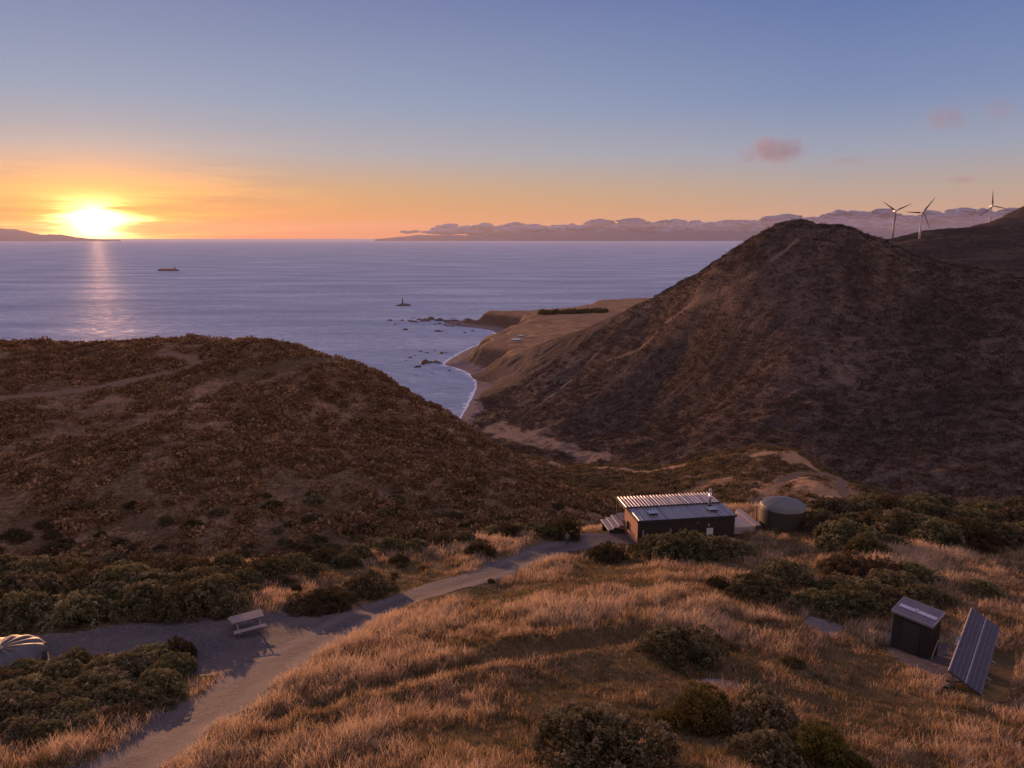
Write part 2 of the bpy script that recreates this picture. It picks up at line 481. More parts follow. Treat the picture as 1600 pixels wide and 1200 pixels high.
def ground_full(x, y):
    x = np.asarray(x, float); y = np.asarray(y, float)
    g = gravel_mask(x, y)[0]
    k = smooth(0.6, -1.2, g)
    z = fg_tps(x, y) + k * (fbm(x, y, 7.0, 3) * 0.55 + fbm(x, y, 1.7, 3) * 0.22) + (1 - k) * fbm(x, y, 2.4, 2) * 0.05
    z = z + smooth(1.5, -0.2, np.abs(g + 0.4)) * 0.10
    for r in RUTS:
        d = dist_line(x, y, r)
        z = z - smooth(0.7, 0.2, d) * 0.22 + smooth(0.5, 0.0, np.abs(d - 1.25)) * 0.12
    return z
xs = np.arange(-66, 100, 0.25); ys = np.arange(-6, 112, 0.25)
X, Y = np.meshgrid(xs, ys)
ZF = ground_full(X, Y)
GM, GR, GP, GP2 = gravel_mask(X, Y)
def near_z(x, y):
    """bilinear look-up in the foreground height grid"""
    fx = np.clip((np.asarray(x, float) - xs[0]) / 0.25, 0, len(xs) - 1.001); fy = np.clip((np.asarray(y, float) - ys[0]) / 0.25, 0, len(ys) - 1.001)
    i = fx.astype(int); j = fy.astype(int); u = fx - i; v = fy - j
    return (ZF[j, i] * (1 - u) + ZF[j, i + 1] * u) * (1 - v) + (ZF[j + 1, i] * (1 - u) + ZF[j + 1, i + 1] * u) * v
gv = np.stack([X, Y, ZF], -1).reshape(-1, 3)
ground = mesh_from('ground', gv, grid_faces(len(xs), len(ys)), M_GROUND)
tag(ground, 'brown grassy ridge top sloping down to the hut', kind='structure')
add_attr(ground, 'gravel', np.maximum(smooth(-0.3, 0.3, GM), bare(X, Y)))
def sheet(name, mask, label, lift):
    q = lambda a: a[:-1, :-1] + a[1:, :-1] + a[:-1, 1:] + a[1:, 1:]
    keep = q(mask) > 0
    rut = smooth(0.55, 0.1, np.abs(road_d(X, Y) - 0.8)) * (fbm(X, Y, 3, 3) + 0.8)
    v, f, ra = compact(gv + np.array((0, 0, lift)), grid_faces(len(xs), len(ys), keep), rut.ravel())
    o = mesh_from(name, v, f, M_GRAVEL)
    add_attr(o, 'rut', ra)
    return tag(o, label, kind='structure')
sheet('gravel_road', GR, 'pale grey gravel road running down to the hut', 0.035)
sheet('gravel_pad', np.where(GR > 0.4, -1, GP), 'flat grey gravel parking pad beside the road', 0.030)
sheet('gravel_path', GP2, 'small gravel clearing round the dark battery shed', 0.030)

# ------------------------------------------------------------------ the hills
def terrain(name, fn, x0, x1, y0, y1, st, mat, label, relief, tracks=(), tw=1.5, broken=False, patches=()):
    xa = np.arange(x0, x1, st); ya = np.arange(y0, y1, st)
    A, B = np.meshgrid(xa, ya)
    Zt = fn(A, B)
    tr = np.zeros(A.shape)
    for l in tracks:
        wob = fbm(A, B, 9 * tw, 3) * 1.1 * tw if broken else 0.0
        tr = np.maximum(tr, smooth(tw * 1.4, tw * 0.5, dist_line(A, B, l) + wob))
    if broken: tr = tr * np.clip(0.75 + 2.2 * fbm(A, B, 14, 3), 0, 1)
    Zt = Zt + relief(A, B) * (1 - tr)
    dr = np.zeros(A.shape)
    for l, pw in patches:
        dr = np.maximum(dr, smooth(pw * 1.3, pw * 0.6, dist_line(A, B, l) + fbm(A, B, pw, 4) * pw))
    o = mesh_from(name, np.stack([A, B, Zt], -1).reshape(-1, 3), grid_faces(len(xa), len(ya)), mat)
    add_attr(o, 'track', tr)
    add_attr(o, 'dry_lit', dr)
    tag(o, label, kind='structure')
    def look(x, y):
        fx = np.clip((np.asarray(x, float) - x0) / st, 0, len(xa) - 1.001); fy = np.clip((np.asarray(y, float) - y0) / st, 0, len(ya) - 1.001)
        i = fx.astype(int); j = fy.astype(int); u = fx - i; v = fy - j
        return (Zt[j, i] * (1 - u) + Zt[j, i + 1] * u) * (1 - v) + (Zt[j + 1, i] * (1 - u) + Zt[j + 1, i + 1] * u) * v
    return look
LTRACK = [xy(lh_tps, [(-60,628),(0,622),(60,616),(110,611),(165,603)], d0=100, d1=220), xy(lh_tps, [(165,603),(200,594),(260,582),(312,570),(300,560),(262,552)], d0=100, d1=220)]
LTW = 1.6
M_SLOPE = mat_hill('scrub_slope', (0.06, 0.042, 0.024), (0.12, 0.078, 0.045), (0.26, 0.165, 0.098), 2.4, 0.5, thr=(0.46, 0.66))
lh_z = terrain('scrub_hill', lh_tps, -190, 66, 78, 330, 0.7, M_SLOPE, 'rounded scrub covered hill falling to the bay',
               lambda a, b: fbm(a, b, 9, 4) * 1.2 + fbm(a, b, 2.2, 2) * 0.5, LTRACK, LTW)
KTRACK = [xy(kn_tps, [(1165,800),(1185,785),(1200,770),(1222,752),(1250,743)], d0=95, d1=200), xy(kn_tps, [(1250,743),(1290,742),(1318,750),(1312,762),(1325,780),(1345,792)], d0=95, d1=200)]
M_KNOLL = mat_hill('scrub_knoll', (0.042, 0.031, 0.017), (0.085, 0.058, 0.03), (0.25, 0.155, 0.09), 2.4, 0.5, thr=(0.45, 0.62))
KDRY_LIT = [(xy(kn_tps, [(872,727),(900,733),(960,733),(1050,732)], d0=95, d1=230), 3.0), (xy(kn_tps, [(1195,707),(1225,711),(1255,722)], d0=95, d1=230), 3.2), (xy(kn_tps, [(1240,752),(1275,762),(1300,775)], d0=95, d1=230), 2.6)]  # sunlit crest grass painted into the colour, along with tan dry patches
kn_z = terrain('grassy_knoll', kn_tps, -22, 150, 76, 290, 0.7, M_KNOLL, 'low scrubby knoll with a dirt track behind the hut',
               lambda a, b: fbm(a, b, 8, 4) * 1.1 + fbm(a, b, 2.2, 2) * 0.5, KTRACK, 1.15, False, KDRY_LIT)
M_BIG = mat_hill('hillside', (0.036, 0.027, 0.023), (0.066, 0.049, 0.041), (0.140, 0.102, 0.082), 0.8, 1.5, (0.15, 0.107, 0.08), thr=(0.44, 0.68), squash=0.5)
def relief_big(a, b):
    k = smooth(-40, 60, fbm(a, b, 400, 2) * 100)
    return (np.abs(fbm(a, b, 90, 3)) - 0.2) * -6 + fbm(a, b, 24, 3) * 1.8 + fbm(a, b, 7, 3) * 1.7
RLIT_SCREE = [xy(rh_tps, [(1262,362),(1225,395),(1180,431),(1130,455),(1090,470),(1040,505),(1000,545),(950,562)], d0=420, d1=1100), xy(rh_tps, [(940,545),(905,580),(870,612),(830,640)], d0=420, d1=1150), xy(rh_tps, [(1318,525),(1326,545)], d0=380, d1=900), xy(rh_tps, [(1462,395),(1520,410),(1590,428)], d0=400, d1=900)]  # pale strips paint sunlight along the spurs; the short one is scree
RDRY = [(xy(rh_tps, [(770,668),(820,684),(870,697),(930,716)], d0=380, d1=1000), 15.0), (xy(rh_tps, [(1040,738),(1180,742),(1350,765)], d0=300, d1=900), 7.0)]
rh_z = terrain('big_hill', rh_tps, -150, 640, 262, 1260, 2.4, M_BIG, 'large dark hill across the valley',
               lambda a, b: relief_big(a, b) * smooth(3, 30, rh_tps(a, b)) + fbm(a, b, 30, 3) * 1.5, RLIT_SCREE, 2.6, True, RDRY)
M_FAR = mat_hill('far_hillside', (0.036, 0.027, 0.024), (0.062, 0.046, 0.038), (0.11, 0.08, 0.062), 0.5, 2.5, thr=(0.45, 0.62))
fh_z = terrain('far_hills', fh_tps, 330, 1500, 640, 2000, 6, M_FAR, 'far ridge carrying the wind turbines',
               lambda a, b: fbm(a, b, 90, 4) * 7 + fbm(a, b, 18, 3) * 3)

# ------------------------------------------------------------------ coast terrace and beaches
SHORE = [(640,760),(718,655),(738,620),(744.5,602),(741,591),(728,581),(712,575),(690,570.5),(703,561),(722,550),(740,541.5),(757,534.5),(771,528.5),(776.5,523.5),(772,518.5),(757,514),
         (740,512),(715,510),(700,507.5),(692,503),(705,501),(722,502),(737,504),(800,503),(850,499),(880,494),(905,487),(925,483),(1000,480),(1150,478)]
shore = [tuple(sea_at(a, b)[:2]) for a, b in SHORE]
def densify(line, st):
    out = []
    for (ax, ay), (bx, by) in zip(line[:-1], line[1:]):
        n = max(1, int(math.hypot(bx - ax, by - ay) / st))
        for i in range(n):
            out.append((ax + (bx - ax) * i / n, ay + (by - ay) * i / n))
    return out + [line[-1]]
def chaikin(l, k=2):
    for _ in range(k):
        o = [l[0]]
        for a, b in zip(l[:-1], l[1:]):
            o += [(0.75 * a[0] + 0.25 * b[0], 0.75 * a[1] + 0.25 * b[1]), (0.25 * a[0] + 0.75 * b[0], 0.25 * a[1] + 0.75 * b[1])]
        l = o + [l[-1]]
    return l
shore = chaikin(shore, 2)
land = shore + [(1400, 2100), (1400, 500), (-60, 500)]
def coast_z(x, y):
    x = np.asarray(x, float); y = np.asarray(y, float)
    sd = dist_line(x, y, shore) * np.where(in_poly(x, y, land), 1, -1)
    sd = sd + fbm(x, y, 40, 4) * 14 * smooth(14, 40, np.abs(sd))
    spit = smooth(60, 0, np.hypot(x - shore_spit[0], (y - shore_spit[1]) * 0.35))
    wb = 24 + 10 * fbm(x, y, 120, 2)
    h = np.clip(sd, -20, wb) * 0.14 + 31 * smooth(wb, wb + 52 + 30 * fbm(x, y, 60, 3), sd) * (1 - spit) + smooth(90, 400, sd) * 6
    return np.where(y < 930, np.minimum(h, 2.2 + smooth(860, 1000, y - 0.1 * x) * 30), h) + fbm(x, y, 14, 3) * np.clip(sd / 12, 0, 1.6)
shore_spit = sea_at(700, 504)[:2]
m, nt, b = new_mat('coast_land')
co = objco(nt)
top = attr(nt, 'top'); low = attr(nt, 'low')
n1 = nt.noise(co, 0.02, 5, 0.6); n2 = nt.noise(co, 0.2, 5, 0.7)
field = nt.ramp(n1, [(0.35, (0.19, 0.112, 0.06)), (0.5, (0.28, 0.165, 0.09)), (0.68, (0.15, 0.095, 0.054))])
cliff = nt.ramp(n2, [(0.3, (0.05, 0.035, 0.026)), (0.6, (0.11, 0.072, 0.05)), (0.75, (0.17, 0.11, 0.072))])
peb = nt.ramp(n2, [(0.3, (0.115, 0.088, 0.088)), (0.7, (0.19, 0.145, 0.14))])
col = nt.mix(top, cliff, field)
col = nt.mix(low, col, peb)
nt.inp(b.inputs['Base Color'], col); b.inputs['Roughness'].default_value = 1; b.inputs['Specular IOR Level'].default_value = 0.05
bp = nt.n('ShaderNodeBump'); bp.inputs['Strength'].default_value = 0.8; bp.inputs['Distance'].default_value = 2.0
nt.link(n2, bp.inputs['Height']); nt.link(bp.outputs[0], b.inputs['Normal'])
xc = np.arange(-270, 1000, 4.0); yc = np.arange(760, 2160, 4.0)
A, B = np.meshgrid(xc, yc); ZC = coast_z(A, B)
keep = (ZC[:-1, :-1] > -2.5) | (ZC[1:, 1:] > -2.5)
v, f, zc_ = compact(np.stack([A, B, ZC], -1).reshape(-1, 3), grid_faces(len(xc), len(yc), keep), ZC.ravel())
coast = mesh_from('coast_terrace', v, f, m)
add_attr(coast, 'top', smooth(24, 31, zc_)); add_attr(coast, 'low', smooth(5.5, 3.0, zc_))
tag(coast, 'flat golden coastal terrace above dark sea cliffs and shingle beaches', kind='structure')

# ------------------------------------------------------------------ sea and surf
m = bpy.data.materials.new('sea_water'); m.use_nodes = True
nt = NT(m.node_tree)
m.node_tree.nodes.remove(m.node_tree.nodes['Principled BSDF'])
co = objco(nt)
swell = nt.noise(nt.mapping(co, (1, 1.6, 1), rot=(0, 0, 0.5)), 0.022, 3, 0.5)
chop = nt.noise(nt.mapping(co, (1, 2.2, 1), rot=(0, 0, 0.45)), 0.075, 5, 0.7)
gust = nt.noise(nt.mapping(co, (1, 3.5, 1), rot=(0, 0, 0.25)), 0.0014, 5, 0.65)
h = nt.m('ADD', nt.m('MULTIPLY', chop, 6.0), nt.m('MULTIPLY', swell, 7.0))
bp = nt.n('ShaderNodeBump'); bp.inputs['Distance'].default_value = 1.0
nt.inp(bp.inputs['Strength'], nt.rng(gust, 0.3, 0.7, 0.6, 1.0))
nt.link(h, bp.inputs['Height'])
streak = nt.noise(nt.mapping(co, (1, 3.0, 1), rot=(0, 0, 0.35)), 0.032, 8, 0.85)
tone = nt.m('ADD', nt.m('MULTIPLY', nt.rng(gust, 0.3, 0.7), 0.45), nt.m('MULTIPLY', nt.rng(streak, 0.36, 0.66), 0.55))
wcol = nt.ramp(tone, [(0.0, (0.165, 0.215, 0.29)), (0.5, (0.30, 0.37, 0.475)), (1.0, (0.64, 0.73, 0.84))])
dif = nt.n('ShaderNodeBsdfDiffuse'); nt.link(wcol, dif.inputs[0]); nt.link(bp.outputs[0], dif.inputs['Normal'])
glo = nt.n('ShaderNodeBsdfGlossy'); glo.inputs[0].default_value = (0.9, 0.9, 0.95, 1); glo.inputs['Roughness'].default_value = 0.5; nt.link(bp.outputs[0], glo.inputs['Normal'])
mx = nt.n('ShaderNodeMixShader'); spk = nt.m('MULTIPLY', nt.rng(nt.noise(nt.mapping(co, (1, 2.6, 1), rot=(0, 0, 0.4)), 0.028, 5, 0.75), 0.50, 0.72), nt.rng(gust, 0.35, 0.65))
nt.inp(mx.inputs[0], nt.m('ADD', 0.012, nt.m('MULTIPLY', spk, 0.20)))
nt.link(dif.outputs[0], mx.inputs[1]); nt.link(glo.outputs[0], mx.inputs[2])
nt.link(mx.outputs[0], m.node_tree.nodes['Material Output'].inputs[0])
# foam streaks close to the shore
rad = 190000.0
ring = [0, 150, 500, 900, 1500, 2500, 5000, 10000, 25000, 60000, rad]
na = 96
vv = [(0, 0, 0)]; ff = []
for r_ in ring[1:]:
    for k in range(na):
        a = 2 * math.pi * k / na
        vv.append((r_ * math.cos(a), r_ * math.sin(a), 0))
bmq = bmesh.new()
bv = [bmq.verts.new(p) for p in vv]
for k in range(na):
    bmq.faces.new((bv[0], bv[1 + k], bv[1 + (k + 1) % na]))
for j in range(len(ring) - 2):
    for k in range(na):
        a_, b_ = 1 + j * na, 1 + (j + 1) * na
        bmq.faces.new((bv[a_ + k], bv[b_ + k], bv[b_ + (k + 1) % na], bv[a_ + (k + 1) % na]))
me = bpy.data.meshes.new('sea'); bmq.to_mesh(me); bmq.free(); me.materials.append(m)
sea = bpy.data.objects.new('sea', me); COL.objects.link(sea)
tag(sea, 'calm violet sea reaching to the horizon', kind='structure')

mf, nt, b = new_mat('surf_foam')
b.inputs['Base Color'].default_value = (0.55, 0.58, 0.66, 1); b.inputs['Roughness'].default_value = 0.7
def surf(line, w0, w1, off):
    pts = densify(line, 3.0)
    vs, fs = [], []
    for i, (x, y) in enumerate(pts):
        a = pts[max(i - 1, 0)]; c = pts[min(i + 1, len(pts) - 1)]
        tx, ty = c[0] - a[0], c[1] - a[1]; l = math.hypot(tx, ty) or 1
        nx, ny = -ty / l, tx / l          # towards the water (the land lies to the other side)
        if in_poly(np.array([x + nx * 6]), np.array([y + ny * 6]), land)[0]: nx, ny = -nx, -ny
        w = w0 + (w1 - w0) * random.random() ** 2 + 3 * float(vnoise(np.array([i * 0.23]), np.array([off * 7.7]))[()][0])
        w = max(w, 0.3)
        o1 = off + 2.5 * float(vnoise(np.array([i * 0.11]), np.array([off * 3.3]))[0])
        for s in (o1 - 3.0, o1 + w):
            vs.append((x + nx * s, y + ny * s, 0.22))
    for i in range(len(pts) - 1):
        fs.append((2 * i, 2 * i + 1, 2 * i + 3, 2 * i + 2))
    return vs, fs
vs, fs = surf([p for p in shore if p[1] < 1620], -2, 7, 1.0)
foam = mesh_from('sea_foam', vs, fs, mf, smooth_=False)
tag(foam, 'white line of surf along the shingle beach', kind='structure')
# ------------------------------------------------------------------ plants
def leaf_mat(name, c0, c1, c2, trans=0.25):
    m = bpy.data.materials.new(name); m.use_nodes = True
    nt = NT(m.node_tree)
    out = m.node_tree.nodes['Material Output']
    m.node_tree.nodes.remove(m.node_tree.nodes['Principled BSDF'])
    oi = nt.n('ShaderNodeObjectInfo')
    t_ = attr(nt, 'tint')
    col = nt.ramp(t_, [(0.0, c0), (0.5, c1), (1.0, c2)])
    hsv = nt.n('ShaderNodeHueSaturation')
    nt.inp(hsv.inputs['Hue'], nt.rng(oi.outputs['Random'], 0, 1, 0.475, 0.525))
    nt.inp(hsv.inputs['Value'], nt.rng(nt.m('FRACT', nt.m('MULTIPLY', oi.outputs['Random'], 7.31)), 0, 1, 0.8, 1.25))
    nt.link(col, hsv.inputs['Color'])
    d = nt.n('ShaderNodeBsdfDiffuse'); tr = nt.n('ShaderNodeBsdfTranslucent'); mx = nt.n('ShaderNodeMixShader')
    nt.link(hsv.outputs[0], d.inputs[0]); nt.link(hsv.outputs[0], tr.inputs[0])
    mx.inputs[0].default_value = trans
    nt.link(d.outputs[0], mx.inputs[1]); nt.link(tr.outputs[0], mx.inputs[2])
    nt.link(mx.outputs[0], out.inputs[0])
    return m
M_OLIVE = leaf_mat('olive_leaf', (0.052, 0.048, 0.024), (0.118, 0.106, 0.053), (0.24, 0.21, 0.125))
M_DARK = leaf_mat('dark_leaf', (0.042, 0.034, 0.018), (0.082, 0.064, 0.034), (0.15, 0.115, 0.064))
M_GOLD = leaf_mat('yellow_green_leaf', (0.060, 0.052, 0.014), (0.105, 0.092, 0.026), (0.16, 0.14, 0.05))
M_KSCRUB = leaf_mat('knoll_scrub_leaf', (0.058, 0.046, 0.022), (0.115, 0.085, 0.042), (0.20, 0.145, 0.08), 0.2)
M_FINE = leaf_mat('fine_scrub_leaf', (0.034, 0.025, 0.020), (0.060, 0.044, 0.034), (0.105, 0.078, 0.060), 0.2)
M_SCRUB = leaf_mat('scrub_leaf', (0.10, 0.055, 0.030), (0.22, 0.122, 0.066), (0.40, 0.235, 0.135), 0.2)

def unit(v):
    return v / np.maximum(np.linalg.norm(v, axis=-1, keepdims=True), 1e-9)
def leaf_quads(c, n, size, aspect=0.5):
    """one kite leaf per centre c, pointing along n"""
    N = len(c)
    r = unit(rng.normal(size=(N, 3)))
    s = unit(np.cross(n, r))
    L = (size * (0.7 + 0.6 * rng.random(N)))[:, None] if np.ndim(size) == 0 else (size * (0.7 + 0.6 * rng.random(N)))[:, None]
    w = L * aspect
    v = np.stack([c - 0.35 * n * L, c + s * w * 0.5 + 0.1 * n * L, c + n * L * 0.65, c - s * w * 0.5 + 0.1 * n * L], 1)
    return v.reshape(-1, 3)
def shrub_mesh(seed, mat, lobes=9, knobs=330, leaves=26, flat=0.72):
    """a domed coastal shrub of about 1 m radius: lobes carrying rounded leafy knobs"""
    global rng
    keep, rng = rng, np.random.default_rng(seed)
    ca = rng.random(lobes) * 2 * np.pi; cr = 0.70 * np.sqrt(rng.random(lobes)); cr[0] = 0
    lc = np.stack([cr * np.cos(ca), cr * np.sin(ca), 0.30 * (1 - cr) + 0.12 * rng.random(lobes)], 1)
    lr = 0.22 + 0.32 * rng.random(lobes); lr[0] = 0.5
    k = rng.integers(0, lobes, knobs * 3)
    dirs = unit(rng.normal(size=(knobs * 3, 3))); dirs[:, 2] = np.abs(dirs[:, 2]) * 1.1 - 0.25
    dirs = unit(dirs)
    kc = lc[k] + dirs * (lr[k] * (0.94 + 0.16 * rng.random(len(k))))[:, None] * np.array((1, 1, flat * 1.1))
    inside = np.zeros(len(kc), bool)
    for i in range(lobes):
        e = (kc - lc[i]) / (lr[i] * np.array((1, 1, flat * 1.1)))
        inside |= ((e ** 2).sum(1) < 0.72) & (k != i)
    ok = ~inside & (kc[:, 2] > 0.02)
    kc, kd = kc[ok][:knobs], dirs[ok][:knobs]
    nk = len(kc)
    kr = 0.065 + 0.05 * rng.random(nk)
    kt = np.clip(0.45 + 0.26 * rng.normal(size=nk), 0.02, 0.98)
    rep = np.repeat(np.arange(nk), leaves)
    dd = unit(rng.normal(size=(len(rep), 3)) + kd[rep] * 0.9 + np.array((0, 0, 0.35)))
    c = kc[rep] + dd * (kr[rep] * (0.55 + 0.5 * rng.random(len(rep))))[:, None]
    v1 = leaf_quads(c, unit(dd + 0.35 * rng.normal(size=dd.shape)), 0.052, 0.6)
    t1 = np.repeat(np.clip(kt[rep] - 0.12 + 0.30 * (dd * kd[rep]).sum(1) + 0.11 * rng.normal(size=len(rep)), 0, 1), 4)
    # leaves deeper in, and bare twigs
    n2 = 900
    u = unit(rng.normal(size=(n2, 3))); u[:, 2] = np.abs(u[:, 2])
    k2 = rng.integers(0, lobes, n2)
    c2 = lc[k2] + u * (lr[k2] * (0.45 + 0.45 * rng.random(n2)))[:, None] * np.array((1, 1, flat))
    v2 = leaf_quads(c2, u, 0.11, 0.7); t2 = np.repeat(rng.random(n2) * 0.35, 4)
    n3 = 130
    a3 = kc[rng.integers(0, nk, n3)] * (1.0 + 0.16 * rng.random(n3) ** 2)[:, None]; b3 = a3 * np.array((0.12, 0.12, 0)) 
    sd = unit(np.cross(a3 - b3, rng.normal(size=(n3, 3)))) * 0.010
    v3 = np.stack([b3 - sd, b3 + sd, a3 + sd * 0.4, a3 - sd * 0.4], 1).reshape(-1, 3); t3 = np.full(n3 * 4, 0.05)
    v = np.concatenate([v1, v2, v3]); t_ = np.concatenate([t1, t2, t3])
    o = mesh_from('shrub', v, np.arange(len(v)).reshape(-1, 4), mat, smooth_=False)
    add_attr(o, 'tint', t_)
    rng = keep
    return o
PROTO = {'olive': [shrub_mesh(1, M_OLIVE), shrub_mesh(2, M_OLIVE, 7), shrub_mesh(3, M_OLIVE, 13, 400)],
         'dark': [shrub_mesh(4, M_DARK, 8), shrub_mesh(5, M_DARK, 12, 370)],
         'gold': [shrub_mesh(6, M_GOLD, 9)]}
PROTO_USED = {}
SHRUBS = []
def place_shrub(x, y, z, rx, rz, kind, label, group=None, name='shrub'):
    k = random.randrange(len(PROTO[kind]))
    src = PROTO[kind][k]
    if (kind, k) not in PROTO_USED:
        PROTO_USED[(kind, k)] = 1; o = src
    else:
        o = src.copy(); COL.objects.link(o)
    o.name = name
    for key in ('group',):
        if key in o: del o[key]
    o.location = (x, y, z - 0.06 * rz)
    o.rotation_euler = (random.uniform(-.06, .06), random.uniform(-.06, .06), random.uniform(0, 6.28))
    o.scale = (rx * random.uniform(.92, 1.08), rx * random.uniform(.92, 1.08), rz)
    tag(o, label, 'shrub', group)
    SHRUBS.append((x, y, rx))
    return o
def px_shrub(px, py, w, kind, label, group=None, hr=1.0):
    q = hit(near_z, px, py, 15, 120)
    d = proj(*q)[2]
    r = 0.5 * w * d / F * 1.22
    q[1] += r * 0.55                     # the pixel is the near foot of the shrub
    z = float(near_z(q[0], q[1]))
    return place_shrub(q[0], q[1], z, r, r * 1.08 * hr, kind, label, group)
# shrubs one can single out
for a in [
 (948,1222,180,'olive','broadest olive green shrub, in long grass at the bottom middle',None,.95),
 (1102,1152,122,'gold','domed shrub with a yellow green side, below the bare grey patch',None,.85),
 (1205,1158,112,'olive','grey green shrub just right of the yellow green sided one',None,1.0),
 (1208,1212,96,'olive','dark green shrub below the grey green one, at the lower edge',None,1.0),
 (1300,1218,112,'gold','bright tipped green shrub, rightmost of those along the lower edge',None,1.05),
 (1076,1046,108,'olive','dark topped wide shrub alone on the grass above the yellow green one',None,1.0),
 (1146,1020,23,'dark','tiny round dark shrub beside the wide shrub on the grassy crest',None,1.1),
 (1124,920,34,'dark','small dark brown round shrub in pale grass left of the rounded pair',None,1.0),
 (1188,940,74,'olive','front shrub of the rounded pair in the grass midway between hut and shed',None,1.0),
 (1234,922,76,'olive','rear shrub of the rounded pair in the grass midway between hut and shed',None,1.0),
 (1297,964,72,'olive','spreading dark green shrub at the near end of the thicket beside the shed',None,.9),
 (1335,905,78,'dark','reddish brown shrub at the top of the thicket behind the shed',None,.9),
 (1385,910,66,'dark','dark shrub at the top of the thicket, next to the reddish brown one',None,1.0),
 (1446,914,66,'olive','lone oval shrub in pale grass above the shed roof',None,.8),
 (952,880,54,'dark','dark brown shrub beside the steps at the near corner of the hut',None,1.1),
 (1008,868,44,'dark','low brownish shrub against the lit end wall of the hut',None,.8),
 (748,871,40,'dark','lone dark ball shaped shrub in bright grass on the far verge of the road',None,1.2),
 (574,936,66,'olive','tall grey topped shrub standing on the road verge above the dark clump',None,1.35),
 (884,843,42,'dark','tall dark shrub right behind the person on the road',None,1.5),
 (272,1034,46,'dark','upright dark shrub at the tip of the thicket nearest the picnic table',None,1.5),
 (461,928,18,'dark','small upright dark shrub beside the picnic table, behind the dark clump',None,1.5),
 (767,911,10,'dark','tiny dark tussock shrub on the near verge of the road',None,1.2),
 (1545,934,50,'olive','low dark green shrub alone in pale grass above the solar panels',None,.8),
 (1242,1044,30,'dark','small low dark shrub in long grass left of the shed clearing',None,.9),
 (1520,802,32,'gold','small pale rounded shrub on the lit grass at the far edge of the ridge',None,1.0),
]: px_shrub(*a)
def belt(rows, label, group, kinds, jit=6):
    for px, py, w in rows:
        px_shrub(px + random.uniform(-jit, jit), py + random.uniform(-2, 2), w * random.uniform(.9, 1.15), random.choice(kinds), label, group, random.uniform(.8, 1.1))
belt([(1034,874,68),(1082,880,84),(1136,877,74),(1108,868,60),(1062,866,56),(1160,868,42)], 'grey green shrub of the hedge like row along the front wall of the hut', 'shrubs along the hut wall', ['olive'], 2)
belt([(1345,968,84),(1375,950,80),(1330,940,70),(1410,960,70),(1412,935,74),(1452,950,66),(1318,925,50),(1478,945,40),(1372,925,60)], 'dark olive shrub in the thicket behind the battery shed', 'thicket behind the shed', ['olive', 'olive', 'dark'])
belt([(470,958,42),(497,958,56),(525,955,50),(510,945,46)], 'dark shrub in the low clump on the verge beside the picnic table', 'dark clump by the road', ['dark'], 3)
belt([(627,889,13),(660,893,14),(616,901,11)], 'tiny dark bush dotted in the bright grass on the far verge', 'tiny bushes in the verge grass', ['dark'], 1)
belt([(852,840,40),(834,836,36),(812,836,34),(862,835,36)], 'dark shrub in the clump at the road bend, beside the tallest one', 'shrubs at the road bend', ['dark', 'olive'], 3)
belt([(226,1046,66),(190,1072,84),(150,1080,90),(100,1062,60),(70,1092,96),(30,1075,66),(120,1112,90),(20,1118,92),(175,1118,84),(232,1098,76),(255,1066,70),(70,1134,84),(210,1068,60),(-30,1100,90),(-20,1150,90),(140,1050,40),
      (70,1060,44),(15,1165,64),(120,1155,58),(60,1170,60),(180,1140,56),(230,1115,52),(100,1140,70)], 'rounded shrub in the thicket between the parking pad and the near road', 'roadside thicket', ['olive', 'olive', 'dark'])
belt([(-60,992,110),(25,986,108),(95,982,96),(158,970,92),(215,966,86),(270,968,92),(318,962,84),(360,950,56),(130,975,70),(245,970,60),(335,965,50),(-20,960,100),(50,958,96),(110,950,92),(170,946,88),(225,946,84),(282,944,84),(334,940,74),(378,936,44),
      (-40,930,90),(20,930,86),(75,926,84),(128,922,78),(180,918,76),(232,920,72),(282,916,70),(330,916,66),(372,918,46),(-20,908,70),(35,912,66),(88,906,64),(140,902,62),(196,900,62),(246,902,58),(296,898,56),(344,898,52),(60,940,60),(205,935,60),(305,930,60)],
     'rounded shrub in the dense belt behind the gravel parking pad', 'scrub belt beyond the parking pad', ['olive', 'dark', 'olive'])
belt([(395,905,50),(425,900,54),(455,888,46),(500,880,46),(540,886,44),(480,898,40),(598,870,46),(560,876,40),(648,864,44),(690,858,44),(722,852,40),(764,842,38),(792,838,36),(440,918,34),(620,880,26)],
     'shrub on the edge of the gully beyond the lit verge grass', 'shrubs along the gully edge', ['dark', 'olive'])
belt([(1300,836,58),(1335,856,76),(1362,872,58),(1380,836,70),(1420,842,70),(1455,842,62),(1482,856,70),(1522,862,78),(1550,856,60),(1592,858,70),(1636,858,70),(1310,812,54),(1355,812,60),(1398,818,68),(1440,815,60),(1482,822,60),(1525,826,56),(1566,824,52),(1606,822,60),
      (1296,800,44),(1332,802,48),(1376,800,50),(1412,801,48),(1450,800,48),(1488,803,44),(1560,800,36),(1600,800,44),(1650,812,60),(1318,846,50),(1345,830,50),(1400,856,40),(1290,818,40),(1440,828,44),(1500,840,50),(1572,842,46)],
     'dark olive shrub in the wide scrub right of the large water tank', 'scrub along the ridge edge', ['olive', 'olive', 'dark'])

# the larger bushes one can tell apart at the foot of the hill across the gully
for k in range(95):
    px = random.uniform(-60, 900); lo_ = np.interp(px, [-60, 400, 600, 750, 900], [888, 872, 858, 842, 815])
    py = lo_ - random.random() ** 1.6 * np.interp(px, [0, 500, 900], [110, 100, 50])
    q = hit(lh_z, px, py, 84, 150, 900)
    if q[1] > 148: continue
    r_ = random.uniform(0.8, 1.7)
    place_shrub(q[0], q[1], q[2], r_, r_ * random.uniform(.75, 1.05), random.choice(['dark', 'olive', 'dark']), 'rounded bush on the shaded lower slope of the rounded hill', 'bushes at the foot of the rounded hill')

